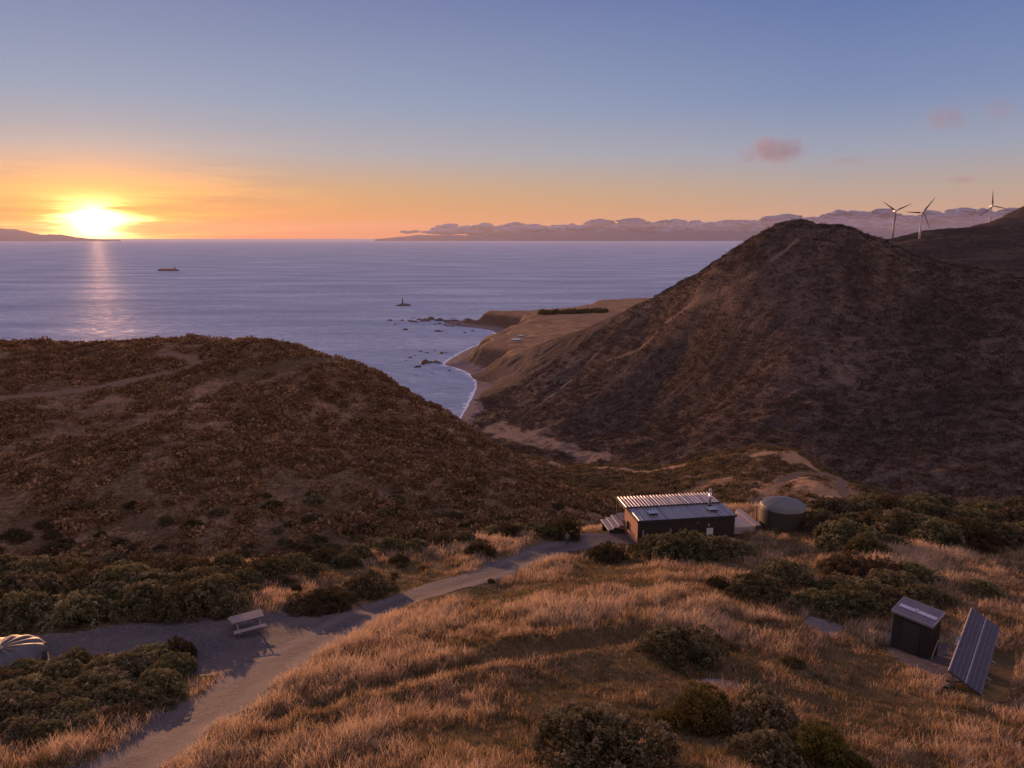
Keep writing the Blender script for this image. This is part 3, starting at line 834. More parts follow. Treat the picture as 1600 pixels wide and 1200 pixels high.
# ---- dry grass: every blade a thin curved leaf
M_GRASS = leaf_mat('dry_grass_blade', (0.085, 0.080, 0.033), (0.305, 0.207, 0.107), (0.62, 0.472, 0.298), 0.45)
SHED_POLY = []
def grass_field(N):
    n1 = N
    r = 15.5 + 85 * rng.random(n1) ** 1.12
    a = R(-50) + R(100) * rng.random(n1)
    # tussocks: most blades gather round centres
    nc = n1 // 30
    ci = rng.integers(0, nc, n1)
    tus = rng.random(n1) < 0.48
    x = np.where(tus, (r * np.sin(a))[ci], r * np.sin(a)); y = np.where(tus, (r * np.cos(a))[ci], r * np.cos(a))
    rr = np.hypot(x, y)
    sp = np.abs(rng.normal(size=n1)) * 0.13 * np.sqrt(rr / 25) ; an = rng.random(n1) * 2 * np.pi
    ox, oy = np.cos(an) * sp, np.sin(an) * sp
    x = np.where(tus, x + ox, x); y = np.where(tus, y + oy, y)
    g = gravel_mask(x, y)[0]
    ok = g < -0.02 + 0.35 * (rng.random(n1) ** 3)
    # a thin weedy strip between the pad and the road
    strip = fbm(x, y, 2.5, 3) + fbm(x, y, 0.7, 2) * 0.6
    weed = (g > -0.02) & (strip > 0.47) & (rng.random(n1) < 0.25) & (np.abs(road_d(x, y) - HALF) < 1.3)
    ok |= weed
    ok &= bare(x, y) < 0.35 + 0.3 * rng.random(n1)
    for f in NO_GRASS:
        ok &= ~in_poly(x, y, f)
    patch = fbm(x, y, 6.5, 4) + 0.55 * fbm(x, y, 1.5, 2)          # tall dry and low green patches
    rut = np.full(n1, 9.0)
    for q in RUTS: rut = np.minimum(rut, dist_line(x, y, q))
    lowg = smooth(0.65, 0.25, rut)
    dens = np.clip(0.9 + 0.8 * patch, 0.55, 1) * (1 - 0.55 * lowg)
    ok &= rng.random(n1) < dens
    x, y, patch, tus, lowg, weed, ox, oy, sp, g = [q[ok] for q in (x, y, patch, tus, lowg, weed, ox, oy, sp, g)]
    n = len(x); z = near_z(x, y); rr = np.hypot(x, y)
    H = (0.25 + 0.27 * rng.random(n)) * np.clip(0.75 + 1.05 * patch + 0.5 * fbm(x + 50, y, 0.7, 2), 0.38, 1.5) * (1 - 0.6 * lowg) * np.where(weed, 0.4, 1) * np.where(tus, 1.1, 0.75)
    H *= np.clip(0.55 + smooth(0.0, -1.6, g), 0.55, 1.0)
    tint = np.clip(0.53 + 1.0 * patch + 0.22 * rng.normal(size=n) - 0.22 * lowg + np.where(tus, 0.08, -0.05) + 0.55 * fbm(x, y, 0.45, 2), 0, 1)
    hd = rng.random(n) * 2 * np.pi
    out = np.where(tus & (sp > 0.01), np.arctan2(oy, ox), hd) + rng.normal(size=n) * 0.6
    wind = np.array((0.80, -0.25))
    lean = 0.22 + 0.22 * rng.random(n)
    dx = np.cos(out) * lean + wind[0] * 0.13; dy = np.sin(out) * lean + wind[1] * 0.13
    wd = (0.0038 + 0.00021 * rr) * (0.7 + 0.6 * rng.random(n))
    sx_, sy_ = np.cos(hd), np.sin(hd)
    base = np.stack([x, y, z - 0.03], 1); side_ = np.stack([sx_, sy_, 0 * sx_], 1)
    mid = base + np.stack([dx * 0.35, dy * 0.35, np.full(n, 0.62)], 1) * H[:, None]
    tip = base + np.stack([dx * 1.15, dy * 1.15, np.full(n, 1.0)], 1) * H[:, None]
    near = rr < 36
    def q(sel, *rows):
        return np.stack([p_[sel] for p_ in rows], 1).reshape(-1, 3)
    s1 = side_ * wd[:, None]
    v_near = q(near, base - s1, base + s1, mid + s1 * 0.9, mid - s1 * 0.9, tip + s1 * 0.35, tip - s1 * 0.35)
    nn = int(near.sum()); b6 = (np.arange(nn) * 6)[:, None]
    f_near = np.concatenate([b6 + np.array([[0, 1, 2, 3]]), b6 + np.array([[3, 2, 4, 5]])])
    far = ~near
    v_far = q(far, base - s1, base + s1, tip + s1 * 0.5, tip - s1 * 0.5)
    nf = int(far.sum()); f_far = (np.arange(nf) * 4)[:, None] + np.array([[0, 1, 2, 3]]) + len(v_near)
    v = np.concatenate([v_near, v_far]); f = np.concatenate([f_near, f_far])
    o = mesh_from('dry_grass', v, f, M_GRASS, smooth_=False)
    add_attr(o, 'tint', np.concatenate([np.repeat(tint[near], 6), np.repeat(tint[far], 4)]))
    return tag(o, 'long dry golden grass covering the ridge', kind='stuff')

# ---- scrub that clothes the slopes: nobody could count it
def scrub(name, label, fn, lookup, xr, yr, N, cover, rad, avoid=(), aw=2.2, leaves=84, mat=None, dry=()):
    x = xr[0] + (xr[1] - xr[0]) * rng.random(N); y = yr[0] + (yr[1] - yr[0]) * rng.random(N)
    px, py, d = proj(x, y, lookup(x, y))
    ok = (px > -260) & (px < 1860) & (d > 5)
    c = 0.8 * fbm(x, y, 13, 4) + 0.8 * fbm(x, y, 3.6, 2)
    ok &= (c > cover - 0.25 * rng.random(N))
    for l in avoid: ok &= dist_line(x, y, l) > aw
    for l, pw in dry: ok &= (dist_line(x, y, l) + fbm(x, y, pw, 4) * pw > pw) | (rng.random(N) < 0.08)
    x, y, c = x[ok], y[ok], c[ok]
    r = rad[0] + (rad[1] - rad[0]) * rng.random(len(x)) ** 2.2
    z = lookup(x, y)
    n = len(x)
    rep = np.repeat(np.arange(n), leaves)
    u = unit(rng.normal(size=(len(rep), 3))); u[:, 2] = np.abs(u[:, 2]) * 1.15 - 0.12
    ln = 1 + 0.28 * np.sin(3 * np.arctan2(u[:, 1], u[:, 0]) + rep * 2.4) * 0.8
    el_ = np.stack([r[rep] * ln, r[rep] * ln, r[rep] * (0.62 + 0.25 * ((rep * 7919) % 13) / 13)], 1)
    cc = np.stack([x, y, z - 0.1], 1)[rep] + u * el_ * (0.82 + 0.26 * rng.random(len(rep)))[:, None]
    v = leaf_quads(cc, unit(u + 0.8 * rng.normal(size=u.shape)), r[rep] * 0.40, 0.75)
    bt = np.clip(0.4 + 0.22 * rng.normal(size=n), 0, 1)
    o = mesh_from(name, v, np.arange(len(v)).reshape(-1, 4), mat or M_SCRUB, smooth_=False)
    add_attr(o, 'tint', np.repeat(np.clip(bt[rep] + 0.14 * rng.normal(size=len(rep)), 0, 1), 4))
    return tag(o, label, kind='stuff')
scrub('hill_scrub', 'dark scrub covering the rounded hill', lh_tps, lh_z, (-170, 66), (90, 240), 50000, -0.08, (0.28, 1.6), LTRACK, 1.9, 46)
scrub('knoll_scrub', 'low dark scrub on the knoll behind the hut', kn_tps, kn_z, (0, 130), (84, 215), 26000, -0.12, (0.35, 1.0), KTRACK, 1.9, 46, M_KSCRUB, KDRY_LIT)
scrub('valley_scrub', 'fine dark scrub on the big hill across the valley', rh_tps, rh_z, (-60, 560), (300, 900), 90000, -0.08, (0.8, 2.6), RLIT_SCREE, 2.2, 20, M_FINE, RDRY)

M_TUFT = leaf_mat('slope_grass', (0.17, 0.11, 0.062), (0.28, 0.18, 0.10), (0.44, 0.30, 0.19), 0.3)
scrub('slope_grass', 'pale dry grass between the scrub on the rounded hill', lh_tps, lh_z, (-170, 66), (90, 240), 42000, -9, (0.22, 0.6), LTRACK, 1.2, 12, M_TUFT)
scrub('knoll_grass', 'pale dry grass between the scrub on the knoll', kn_tps, kn_z, (0, 130), (84, 215), 22000, -9, (0.2, 0.55), KTRACK, 1.2, 12, M_TUFT)
# ------------------------------------------------------------------ far land, cloud bank, haze
def far_ridge(name, label, d, pts, mat, depth=6000):
    """a mountain range far over the sea; pts are (px, py) of its crest"""
    pxs = np.linspace(pts[0][0], pts[-1][0], 160)
    py = np.interp(pxs, [p[0] for p in pts], [p[1] for p in pts])
    rows = []
    for k, s in enumerate(np.linspace(-1, 1, 15)):
        dd = d + s * depth
        h0 = np.array([max(P(a, b, d)[2], 0) for a, b in zip(pxs, py)])
        x = (pxs - 800) / F * dd; y = np.full(len(pxs), dd * 1.0)
        n = fbm(x, y, 2600, 4) * 380 * (1 - abs(s)) + np.abs(fbm(x + 999, y, 1500, 3)) * -200 * (1 - abs(s)) * abs(s)
        rows.append(np.stack([x, y, np.maximum(h0 * (1 - abs(s)) ** 0.8, 0) + np.where(h0 > 30, n * np.minimum(h0 / 500, 1), 0) - 12], 1))
    o = mesh_from(name, np.concatenate(rows), grid_faces(160, 15), mat)
    return tag(o, label, kind='structure')
mm, nt, b = new_mat('distant_land')
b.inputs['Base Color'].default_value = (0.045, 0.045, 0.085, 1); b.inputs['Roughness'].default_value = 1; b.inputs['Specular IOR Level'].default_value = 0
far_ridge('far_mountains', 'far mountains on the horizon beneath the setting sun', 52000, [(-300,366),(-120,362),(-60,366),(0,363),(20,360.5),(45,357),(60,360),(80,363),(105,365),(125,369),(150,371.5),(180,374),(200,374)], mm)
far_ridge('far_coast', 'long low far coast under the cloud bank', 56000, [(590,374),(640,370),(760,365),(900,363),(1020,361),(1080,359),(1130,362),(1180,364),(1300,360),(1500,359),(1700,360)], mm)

def cloud_bank():
    bm = bmesh.new()
    bmesh.ops.create_icosphere(bm, subdivisions=3, radius=1)
    sv = np.array([v.co[:] for v in bm.verts]); sf = np.array([[v.index for v in f.verts] for f in bm.faces]); bm.free()
    V, Fc = [], []
    n0 = 0
    px = 612.0
    while px < 1690:
        k = smooth(600, 760, px)
        toppy = 3.0 + np.interp(px, [612, 640, 700, 760, 840, 900, 980, 1060, 1150, 1250, 1320, 1400, 1480, 1600, 1700], [360, 356, 353, 351, 350, 347, 345, 343, 341, 338, 334, 331, 331, 329, 330])
        toppy += float(fbm(np.array([px]), np.array([3.0]), 26, 4)[0]) * 10
        for j in range(9):
            d = 60000 + random.uniform(-3500, 3500)
            cpy = toppy + 2.0 + j * 3.2 + random.uniform(-1, 1.2)
            if cpy > 363: continue
            r = random.choice((0.75, 1.0, 1.0, 1.5)) * random.uniform(90, 250) * (0.5 + 0.5 * k) * (1 + 0.18 * j)
            c = P(px + random.uniform(-3, 3), cpy, d)
            nrm = sv * (1 + 0.8 * fbm(sv[:, 0] * 1.4 + px, sv[:, 1] * 1.4 + sv[:, 2] * 1.7 + j * 7, 1.0, 4)[:, None])
            V.append(nrm * np.array((r * random.uniform(1.5, 3.2), r * 1.6, r * random.uniform(.5, .75))) + c); Fc.append(sf + n0); n0 += len(sv)
        px += random.uniform(1.5, 3.2)
    mc, nt, b = new_mat('cloud_vapour')
    b.inputs['Base Color'].default_value = (0.12, 0.16, 0.29, 1); b.inputs['Roughness'].default_value = 1; b.inputs['Specular IOR Level'].default_value = 0
    o = mesh_from('cloud_bank', np.concatenate(V), np.concatenate(Fc), mc)
    return tag(o, 'long low bank of lavender grey cloud lying along the horizon', 'cloud bank')
cloud_bank()
def wisp(px, py, w, h, dens, seed, label, col=(0.42, 0.37, 0.45)):
    d = 80000.0
    c = P(px, py, d)
    bm = bmesh.new(); bmesh.ops.create_icosphere(bm, subdivisions=3, radius=1)
    for v in bm.verts: v.co *= 1 + 0.2 * math.sin(3 * v.co.x + seed) * math.cos(4 * v.co.y)
    me = bpy.data.meshes.new('cloud'); bm.to_mesh(me); bm.free()
    o = bpy.data.objects.new('cloud', me); COL.objects.link(o)
    o.location = c; sx = w / 2 / F * d; sz = h / 2 / F * d
    o.scale = (sx, sx * 0.7, sz)
    m = bpy.data.materials.new('thin_cloud'); m.use_nodes = True; nt = NT(m.node_tree)
    m.node_tree.nodes.remove(m.node_tree.nodes['Principled BSDF'])
    co = objco(nt)
    n = nt.noise(nt.mapping(co, (1.2, 1.2, 0.55), loc=(seed, seed * 2, 0)), 2.1, 6, 0.66, 0.9)
    rr = nt.vm('LENGTH', co)
    den = nt.m('MULTIPLY', nt.rng(nt.m('SUBTRACT', n, nt.m('MULTIPLY', nt.m('POWER', rr, 2.0), 0.26)), 0.33, 0.50), dens / (2 * sx * 0.7))
    vol = nt.n('ShaderNodeVolumePrincipled')
    vol.inputs['Color'].default_value = (*col, 1); vol.inputs['Anisotropy'].default_value = 0.2
    nt.inp(vol.inputs['Density'], den)
    nt.link(vol.outputs[0], m.node_tree.nodes['Material Output'].inputs['Volume'])
    me.materials.append(m)
    return tag(o, label, 'cloud')
wisp(1209, 236, 136, 54, 1.9, 1.3, 'largest pink puff of cloud floating alone above the dark hill')
wisp(1476, 186, 84, 54, 0.75, 4.1, 'small ragged pinkish cloud high above the wind turbines')
wisp(1562, 170, 66, 50, 0.4, 7.7, 'faintest thin cloud near the edge of the sky above the turbines')
wisp(1324, 252, 70, 20, 0.5, 9.2, 'thin flat cloud streak beside the largest pink cloud')
wisp(1500, 281, 64, 18, 0.8, 2.6, 'thin dark cloud streak just above the wind turbines')
SC.cycles.volume_step_rate = 0.35
SC.cycles.volume_max_steps = 128

HAZE = 0.65e-5
bm = bmesh.new(); bmesh.ops.create_cube(bm, size=2)
me = bpy.data.meshes.new('haze'); bm.to_mesh(me); bm.free()
haze = bpy.data.objects.new('haze', me); COL.objects.link(haze)
haze.scale = (54000, 31500, 600); haze.location = (0, 26500, 520)
m = bpy.data.materials.new('haze_air'); m.use_nodes = True
m.node_tree.nodes.remove(m.node_tree.nodes['Principled BSDF'])
nt = NT(m.node_tree)
vol = nt.n('ShaderNodeVolumePrincipled')
vol.inputs['Color'].default_value = (0.90, 0.86, 0.92, 1)
vol.inputs['Density'].default_value = HAZE
vol.inputs['Anisotropy'].default_value = 0.25
nt.link(vol.outputs[0], m.node_tree.nodes['Material Output'].inputs['Volume'])
me.materials.append(m)
tag(haze, 'thin evening haze over the sea', kind='stuff')
# ------------------------------------------------------------------ built things
class MB:
    """collects shapes into one mesh"""
    def __init__(self): self.bm = bmesh.new()
    def box(self, lo, hi, bev=0.0, M=None):
        lo = Vector(lo); hi = Vector(hi)
        r = bmesh.ops.create_cube(self.bm, size=1)
        vs = r['verts']
        bmesh.ops.scale(self.bm, verts=vs, vec=hi - lo)
        bmesh.ops.translate(self.bm, verts=vs, vec=(lo + hi) / 2)
        if bev:
            es = list({e for v in vs for e in v.link_edges})
            rr = bmesh.ops.bevel(self.bm, geom=es, offset=bev, segments=1, affect='EDGES')
            vs = list({v for f in rr['faces'] for v in f.verts} | {v for v in vs if v.is_valid})
        if M is not None: bmesh.ops.transform(self.bm, matrix=M, verts=[v for v in vs if v.is_valid])
        return self
    def beam(self, a, b, w, h, bev=0.0):
        """square bar from a to b"""
        a = Vector(a); b = Vector(b); d = b - a
        q = d.to_track_quat('Z', 'Y')
        M = Matrix.Translation((a + b) / 2) @ q.to_matrix().to_4x4()
        return self.box((-w / 2, -h / 2, -d.length / 2), (w / 2, h / 2, d.length / 2), bev, M)
    def tube(self, a, b, r0, r1=None, seg=16, caps=True):
        a = Vector(a); b = Vector(b); d = b - a
        M = Matrix.Translation((a + b) / 2) @ d.to_track_quat('Z', 'Y').to_matrix().to_4x4()
        bmesh.ops.create_cone(self.bm, cap_ends=caps, segments=seg, radius1=r0, radius2=r0 if r1 is None else r1, depth=d.length, matrix=M)
        return self
    def lathe(self, prof, seg=32, M=None, fn=None):
        """prof: (r, z) from the axis outward or upward"""
        rings = []
        for r, z in prof:
            ring = []
            for k in range(seg):
                a = 2 * math.pi * k / seg
                rr, zz = fn(r, z, a) if fn else (r, z)
                co_ = Vector((rr * math.cos(a), rr * math.sin(a), zz))
                ring.append(self.bm.verts.new(M @ co_ if M is not None else co_))
            rings.append(ring)
        for r0, r1 in zip(rings[:-1], rings[1:]):
            for k in range(seg):
                self.bm.faces.new((r0[k], r0[(k + 1) % seg], r1[(k + 1) % seg], r1[k]))
        for ring, flip in ((rings[0], True), (rings[-1], False)):
            if (ring[0].co - ring[1].co).length > 1e-5:
                self.bm.faces.new(list(reversed(ring)) if flip else ring)
        return self
    def prism(self, pts, axis_vec):
        """polygon pts (3D) pushed along axis_vec"""
        a = [self.bm.verts.new(p) for p in pts]; b = [self.bm.verts.new(Vector(p) + Vector(axis_vec)) for p in pts]
        self.bm.faces.new(a); self.bm.faces.new(list(reversed(b)))
        n = len(pts)
        for i in range(n): self.bm.faces.new((a[i], b[i], b[(i + 1) % n], a[(i + 1) % n]))
        return self
    def build(self, name, mat, parent=None, smooth_=False):
        bmesh.ops.recalc_face_normals(self.bm, faces=self.bm.faces)
        me = bpy.data.meshes.new(name); self.bm.to_mesh(me); self.bm.free()
        if smooth_:
            for p in me.polygons: p.use_smooth = True
        me.materials.append(mat)
        o = bpy.data.objects.new(name, me); COL.objects.link(o)
        if parent: o.parent = parent
        return o

def metal(name, col, rough=0.35, met=1.0, var=0.25, scale=1.5):
    m, nt, b = new_mat(name)
    n = nt.noise(objco(nt), scale, 5, 0.65)
    nt.inp(b.inputs['Base Color'], nt.mix(nt.rng(n, 0.3, 0.75, 0, 1), col, tuple(c * (1 - var) for c in col)))
    nt.inp(b.inputs['Roughness'], nt.rng(n, 0.3, 0.7, rough * 0.8, min(1, rough * 1.35)))
    b.inputs['Metallic'].default_value = met
    return m
def wood(name, c0, c1, rough=0.8, ax=(1, 14, 14)):
    m, nt, b = new_mat(name)
    n = nt.noise(nt.mapping(objco(nt), ax), 2.0, 6, 0.65, 0.8)
    nt.inp(b.inputs['Base Color'], nt.ramp(n, [(0.25, c0), (0.75, c1)]))
    b.inputs['Roughness'].default_value = rough
    bp = nt.n('ShaderNodeBump'); bp.inputs['Strength'].default_value = 0.3; bp.inputs['Distance'].default_value = 0.01
    nt.link(n, bp.inputs['Height']); nt.link(bp.outputs[0], b.inputs['Normal'])
    return m
M_CLAD = metal('dark_cladding', (0.034, 0.024, 0.021), 0.6, 0.0, 0.35)
M_CEDAR = wood('cedar_boards', (0.36, 0.18, 0.105), (0.56, 0.30, 0.18), 0.8, (14, 14, 1))
M_ROOF = metal('roof_steel', (0.34, 0.33, 0.37), 0.19, 1.0, 0.3, 0.8)
# roof strips down the slope: sheet tone, with rib highlights painted into the colour
_t = M_ROOF.node_tree; _n = NT(_t); _b = _t.nodes['Principled BSDF']
_s = _n.noise(_n.mapping(objco(_n), (4.2, 0.02, 0.02)), 1.0, 3, 0.7)
_n.inp(_b.inputs['Base Color'], _n.ramp(_s, [(0.36, (0.12, 0.105, 0.11)), (0.47, (0.20, 0.18, 0.185)), (0.53, (0.33, 0.30, 0.31)), (0.60, (0.20, 0.18, 0.19))]))
_n.inp(_b.inputs['Roughness'], _n.rng(_s, 0.35, 0.65, 0.28, 0.4)); _b.inputs['Metallic'].default_value = 0.55
M_DKMET = metal('dark_trim', (0.03, 0.03, 0.034), 0.5, 0.0)
M_STEEL = metal('stainless', (0.6, 0.58, 0.57), 0.3, 1.0)
M_WHITE = metal('pale_paint', (0.55, 0.53, 0.52), 0.5, 0.0, 0.12)
M_DECK = wood('weathered_deck', (0.24, 0.19, 0.17), (0.40, 0.33, 0.29))
M_TIMBER = wood('weathered_timber', (0.12, 0.10, 0.095), (0.24, 0.20, 0.19))
M_POLY = metal('tank_plastic', (0.048, 0.042, 0.028), 0.5, 0.0, 0.25)
M_POLY2 = metal('grey_tank_plastic', (0.06, 0.056, 0.06), 0.62, 0.0, 0.25)
M_GLASS = metal('dark_glass', (0.02, 0.025, 0.03), 0.12, 0.0, 0.1)

def frame(origin, u):
    """matrix with x along u (level), y level to the left of it, z up"""
    u = Vector((u[0], u[1], 0)).normalized(); w = Vector((-u.y, u.x, 0))
    M = Matrix(((u.x, w.x, 0, origin[0]), (u.y, w.y, 0, origin[1]), (0, 0, 1, origin[2]), (0, 0, 0, 1)))
    return M
def thing(name, M, label, cat, group=None):
    o = bpy.data.objects.new(name, None); COL.objects.link(o); o.matrix_world = M
    o.empty_display_size = 0.3
    return tag(o, label, cat, group)

# ---- the hut
HA = P(997, 813, 60.0); HU = (0.98860524, 0.15053134)
HL, HD = 8.46, 5.15
hut_floor = HA[2] - 2.30
HM = frame((HA[0], HA[1], hut_floor), HU)
hut = thing('hut', HM, 'dark clad hut with striped metal roof and thin flue at the end of the road', 'hut')
wallH = 2.24
mb = MB()
def clad(p0, p1, nrm, z0, z1, pitch=0.19, dep=0.022):
    p0 = Vector(p0); p1 = Vector(p1); L = (p1 - p0).length; n = int(L / pitch); t_ = (p1 - p0) / L; nv = Vector(nrm)
    prof = []
    for i in range(n):
        s = i * L / n; q = L / n
        prof += [(s, 0), (s + q * .62, 0), (s + q * .70, -dep), (s + q * .92, -dep)]
    prof.append((L, 0))
    lo = [mb.bm.verts.new((*(p0 + t_ * s + nv * o_)[:2], z0)) for s, o_ in prof]
    hi = [mb.bm.verts.new((*(p0 + t_ * s + nv * o_)[:2], z1)) for s, o_ in prof]
    for i in range(len(prof) - 1): mb.bm.faces.new((lo[i], lo[i + 1], hi[i + 1], hi[i]))
BD = 3.55                                   # depth of the closed room; the veranda lies behind
clad((0, 0, 0), (HL, 0, 0), (0, -1, 0), -0.7, wallH)
clad((HL, 0, 0), (HL, BD, 0), (1, 0, 0), -0.7, wallH)
clad((HL, BD, 0), (0, BD, 0), (0, 1, 0), -0.7, wallH)
mb.build('wall', M_CLAD, hut)
mb = MB(); clad((0, BD, 0), (0, 0, 0), (-1, 0, 0), -0.7, wallH)
mb.build('wall', M_CEDAR, hut)['label'] = 'warm brown timber end wall'
def roof(name, y0, z0, y1, z1, x0, x1, pitch=0.29, rib=0.05):
    mb = MB(); n = int((x1 - x0) / pitch); q = (x1 - x0) / n; prof = []
    for i in range(n):
        s = x0 + i * q
        prof += [(s, 0), (s + q * .30, 0), (s + q * .42, rib), (s + q * .60, rib), (s + q * .72, 0)]
    prof.append((x1, 0))
    rows = []
    for (y, z) in ((y0, z0), (y1, z1)):
        rows.append([mb.bm.verts.new((s, y, z + h_)) for s, h_ in prof])
    rows.append([mb.bm.verts.new((s, y1, z1 - 0.03)) for s, h_ in prof]); rows.append([mb.bm.verts.new((s, y0, z0 - 0.03)) for s, h_ in prof])
    for r in range(4):
        a, b_ = rows[r], rows[(r + 1) % 4]
        for i in range(len(prof) - 1): mb.bm.faces.new((a[i], a[i + 1], b_[i + 1], b_[i]))
    return mb.build(name, M_ROOF, hut)
rf = roof('roof_sheet', -0.10, 2.27, 2.72, 2.33, -0.06, HL + 0.06)
rb = roof('veranda_roof', 2.66, 2.42, HD + 0.05, 2.43, -0.30, HL - 0.15)
rb['label'] = 'rear roof sheet catching the bright sky'
mb = MB()
mb.box((-0.10, -0.13, 2.12), (HL + 0.10, -0.10, 2.285)); mb.box((-0.10, -0.10, 2.12), (-0.065, 2.72, 2.30)); mb.box((HL + 0.065, -0.10, 2.12), (HL + 0.10, 2.72, 2.30))
mb.box((-0.33, 2.63, 2.335), (HL - 0.12, 2.66, 2.45)); mb.box((-0.34, 2.66, 2.26), (-0.305, HD + 0.05, 2.43)); mb.box((HL - 0.145, 2.66, 2.26), (HL - 0.11, HD + 0.05, 2.43))
mb.box((-0.34, HD + 0.055, 2.18), (HL - 0.11, HD + 0.085, 2.44))
mb.build('fascia', M_DKMET, hut)
fl = MB().tube((7.18, 2.25, 2.30), (7.18, 2.25, 3.62), 0.11).build('flue', M_STEEL, hut, True)
MB().tube((7.18, 2.25, 3.62), (7.18, 2.25, 3.66), 0.15).tube((7.18, 2.25, 3.70), (7.18, 2.25, 3.86), 0.13, 0.10).tube((7.18, 2.25, 3.64), (7.18, 2.25, 3.72), 0.06).build('cowl', M_STEEL, fl)
MB().tube((7.18, 2.25, 2.32), (7.18, 2.25, 2.58), 0.17, 0.10).build('flue_boot', M_DKMET, fl)
def skylight(x, y):
    s = MB().box((x - .36, y - .30, 2.30), (x + .36, y + .30, 2.46)).build('skylight', M_DKMET, hut)
    MB().box((x - .39, y - .33, 2.462), (x + .39, y + .33, 2.50), 0.01).build('pane', metal('sky_glass', (0.34, 0.38, 0.42), 0.1, 0.6, 0.1), s)
skylight(1.62, 1.18); skylight(6.92, 1.22)
dr = MB().box((5.98, -0.045, -0.1), (6.55, -0.026, 1.26)).build('door', M_WHITE, hut)
MB().box((5.95, -0.055, 0.62), (6.58, -0.046, 0.68)).build('rail', M_DKMET, dr)
MB().box((6.10, -0.09, 1.46), (6.17, -0.026, 1.66), 0.01).build('wall_lamp', M_WHITE, hut)
v_ = MB().box((5.00, -0.05, 1.66), (5.36, -0.026, 1.86)).build('vent', M_DKMET, hut)
MB().box((5.03, -0.056, 1.69), (5.33, -0.051, 1.83)).build('grille', M_STEEL, v_)
MB().box((5.58, -0.14, 1.95), (5.62, -0.135, 2.45)).build('aerial', M_DKMET, hut)
MB().box((0.36, -0.16, -0.6), (0.52, -0.026, 1.42), 0.01).build('timber_post', M_TIMBER, hut)
MB().box((2.70, -0.14, -0.6), (2.86, -0.026, 1.42), 0.01).build('timber_post', M_TIMBER, hut)
w_ = MB().box((1.2, BD + .01, 0.1), (4.2, BD + .05, 2.05)).build('window', M_DKMET, hut)
MB().box((1.26, BD + .055, 0.16), (4.14, BD + .06, 1.99)).build('pane', M_GLASS, w_)
MB().box((-0.20, 2.30, 0.55), (-0.026, 2.62, 1.25), 0.015).build('meter_box', M_DKMET, hut)
MB().tube((-0.09, 0.32, -0.5), (-0.09, 0.32, 0.32), 0.02).tube((-0.09, 0.32, 0.32), (-0.20, 0.24, 0.36), 0.035).build('tap', M_STEEL, hut)
# veranda deck, wrapping both ends
mb = MB()
for i in range(11):
    y = BD + 0.06 + i * 0.145
    mb.box((-0.25, y, 0.90), (HL - 0.1, y + 0.138, 0.94))
mb.box((-0.25, BD + .06, 0.2), (HL - .1, BD + .10, 0.899)); mb.box((-0.25, HD - .02, 0.2), (HL - .1, HD + .02, 0.899))
mb.build('deck', M_DECK, hut)
for k in range(3):
    x1 = -0.26 - 0.46 * k; z = 0.80 - 0.17 * k
    mb = MB(); mb.box((x1 - 0.46, 2.75, z - 0.045), (x1 - 0.24, HD, z)); mb.box((x1 - 0.23, 2.75, z - 0.045), (x1 - 0.005, HD, z))
    s = mb.build('step', M_DECK, hut)
    MB().box((x1 - 0.505, 2.72, z - 0.10), (x1 - 0.462, HD + .03, z + 0.012)).build('nosing', M_WHITE, s)
MB().box((-1.55, 2.9, -0.6), (-0.3, 2.98, 0.35)).box((-1.55, HD - .1, -0.6), (-0.3, HD - .02, 0.35)).build('stringer', M_DKMET, hut)
for x in (-0.22, 2.6, 5.4, HL - 0.25):
    MB().box((x - .05, HD - .12, -0.9), (x + .05, HD - .02, 2.26)).build('veranda_post', M_DKMET, hut)
mb = MB()
for i in range(14):
    x = HL + 0.06 + i * 0.145
    mb.box((x, 0.55, 0.88), (x + 0.138, 3.5, 0.92))
mb.box((HL + .06, 0.50, 0.3), (HL + 2.09, 0.545, 0.90)); mb.box((HL + .06, 3.505, 0.3), (HL + 2.09, 3.55, 0.90))
mb.build('side_deck', M_DECK, hut)
MB().box((HL + 2.10, 0.45, 0.98), (HL + 2.62, 4.2, 1.04)).box((HL + 2.10, 0.45, 0.2), (HL + 2.14, 4.2, 0.975)).build('bench', M_DECK, hut)
HUTPOLY = [tuple((HM @ Vector(p))[:2]) for p in ((-0.1, -0.12, 0), (HL + 0.1, -0.12, 0), (HL + .1, .5, 0), (HL + 2.6, 0.5, 0), (HL + 2.6, 4.2, 0), (HL, 5.2, 0), (-1.7, 5.3, 0), (-1.7, 2.7, 0), (-0.1, 2.7, 0))]

# ---- water tank beside the hut
tq = P(1231, 812, 62.0); tz = float(near_z(tq[0], tq[1] + 0.9)); tx, ty = tq[0], tq[1] + 1.3
TR = 1.90; ztop = P(1231, 797, 62)[2]
TH = 2.15
tbase = max(tz - 0.2, ztop - TH - 0.3)
tbase = ztop - TH - 0.08
tank = thing('water_tank', Matrix.Translation((tx, ty, tbase)), 'big round dark green water tank with low dome beside the hut, one edge lit gold', 'water tank')
def ribs(r, z, a): return r, z
mb = MB()
prof = []
nz_ = 26
for i in range(nz_ + 1):
    z = -0.9 + (TH + 0.9) * i / nz_
    prof.append((TR + 0.012 * (1 if i % 2 else -1), z))
mb.lathe(prof, 72); mb.build('body', M_POLY, tank, True)
prof = [(TR + 0.05, TH - 0.02), (TR + 0.05, TH + 0.05)] + [(TR * math.cos(t_) if t_ else TR, TH + 0.05 + 0.60 * math.sin(t_)) for t_ in np.linspace(0.0, math.pi / 2 - 0.12, 9)]
MB().lathe(prof, 72, fn=lambda r, z, a: (r, z + 0.014 * math.cos(a * 12) * min(1, (TR + .05 - r) * 2))).build('dome', metal('tank_dome', (0.085, 0.085, 0.082), 0.5, 0.0, 0.25), tank, True)
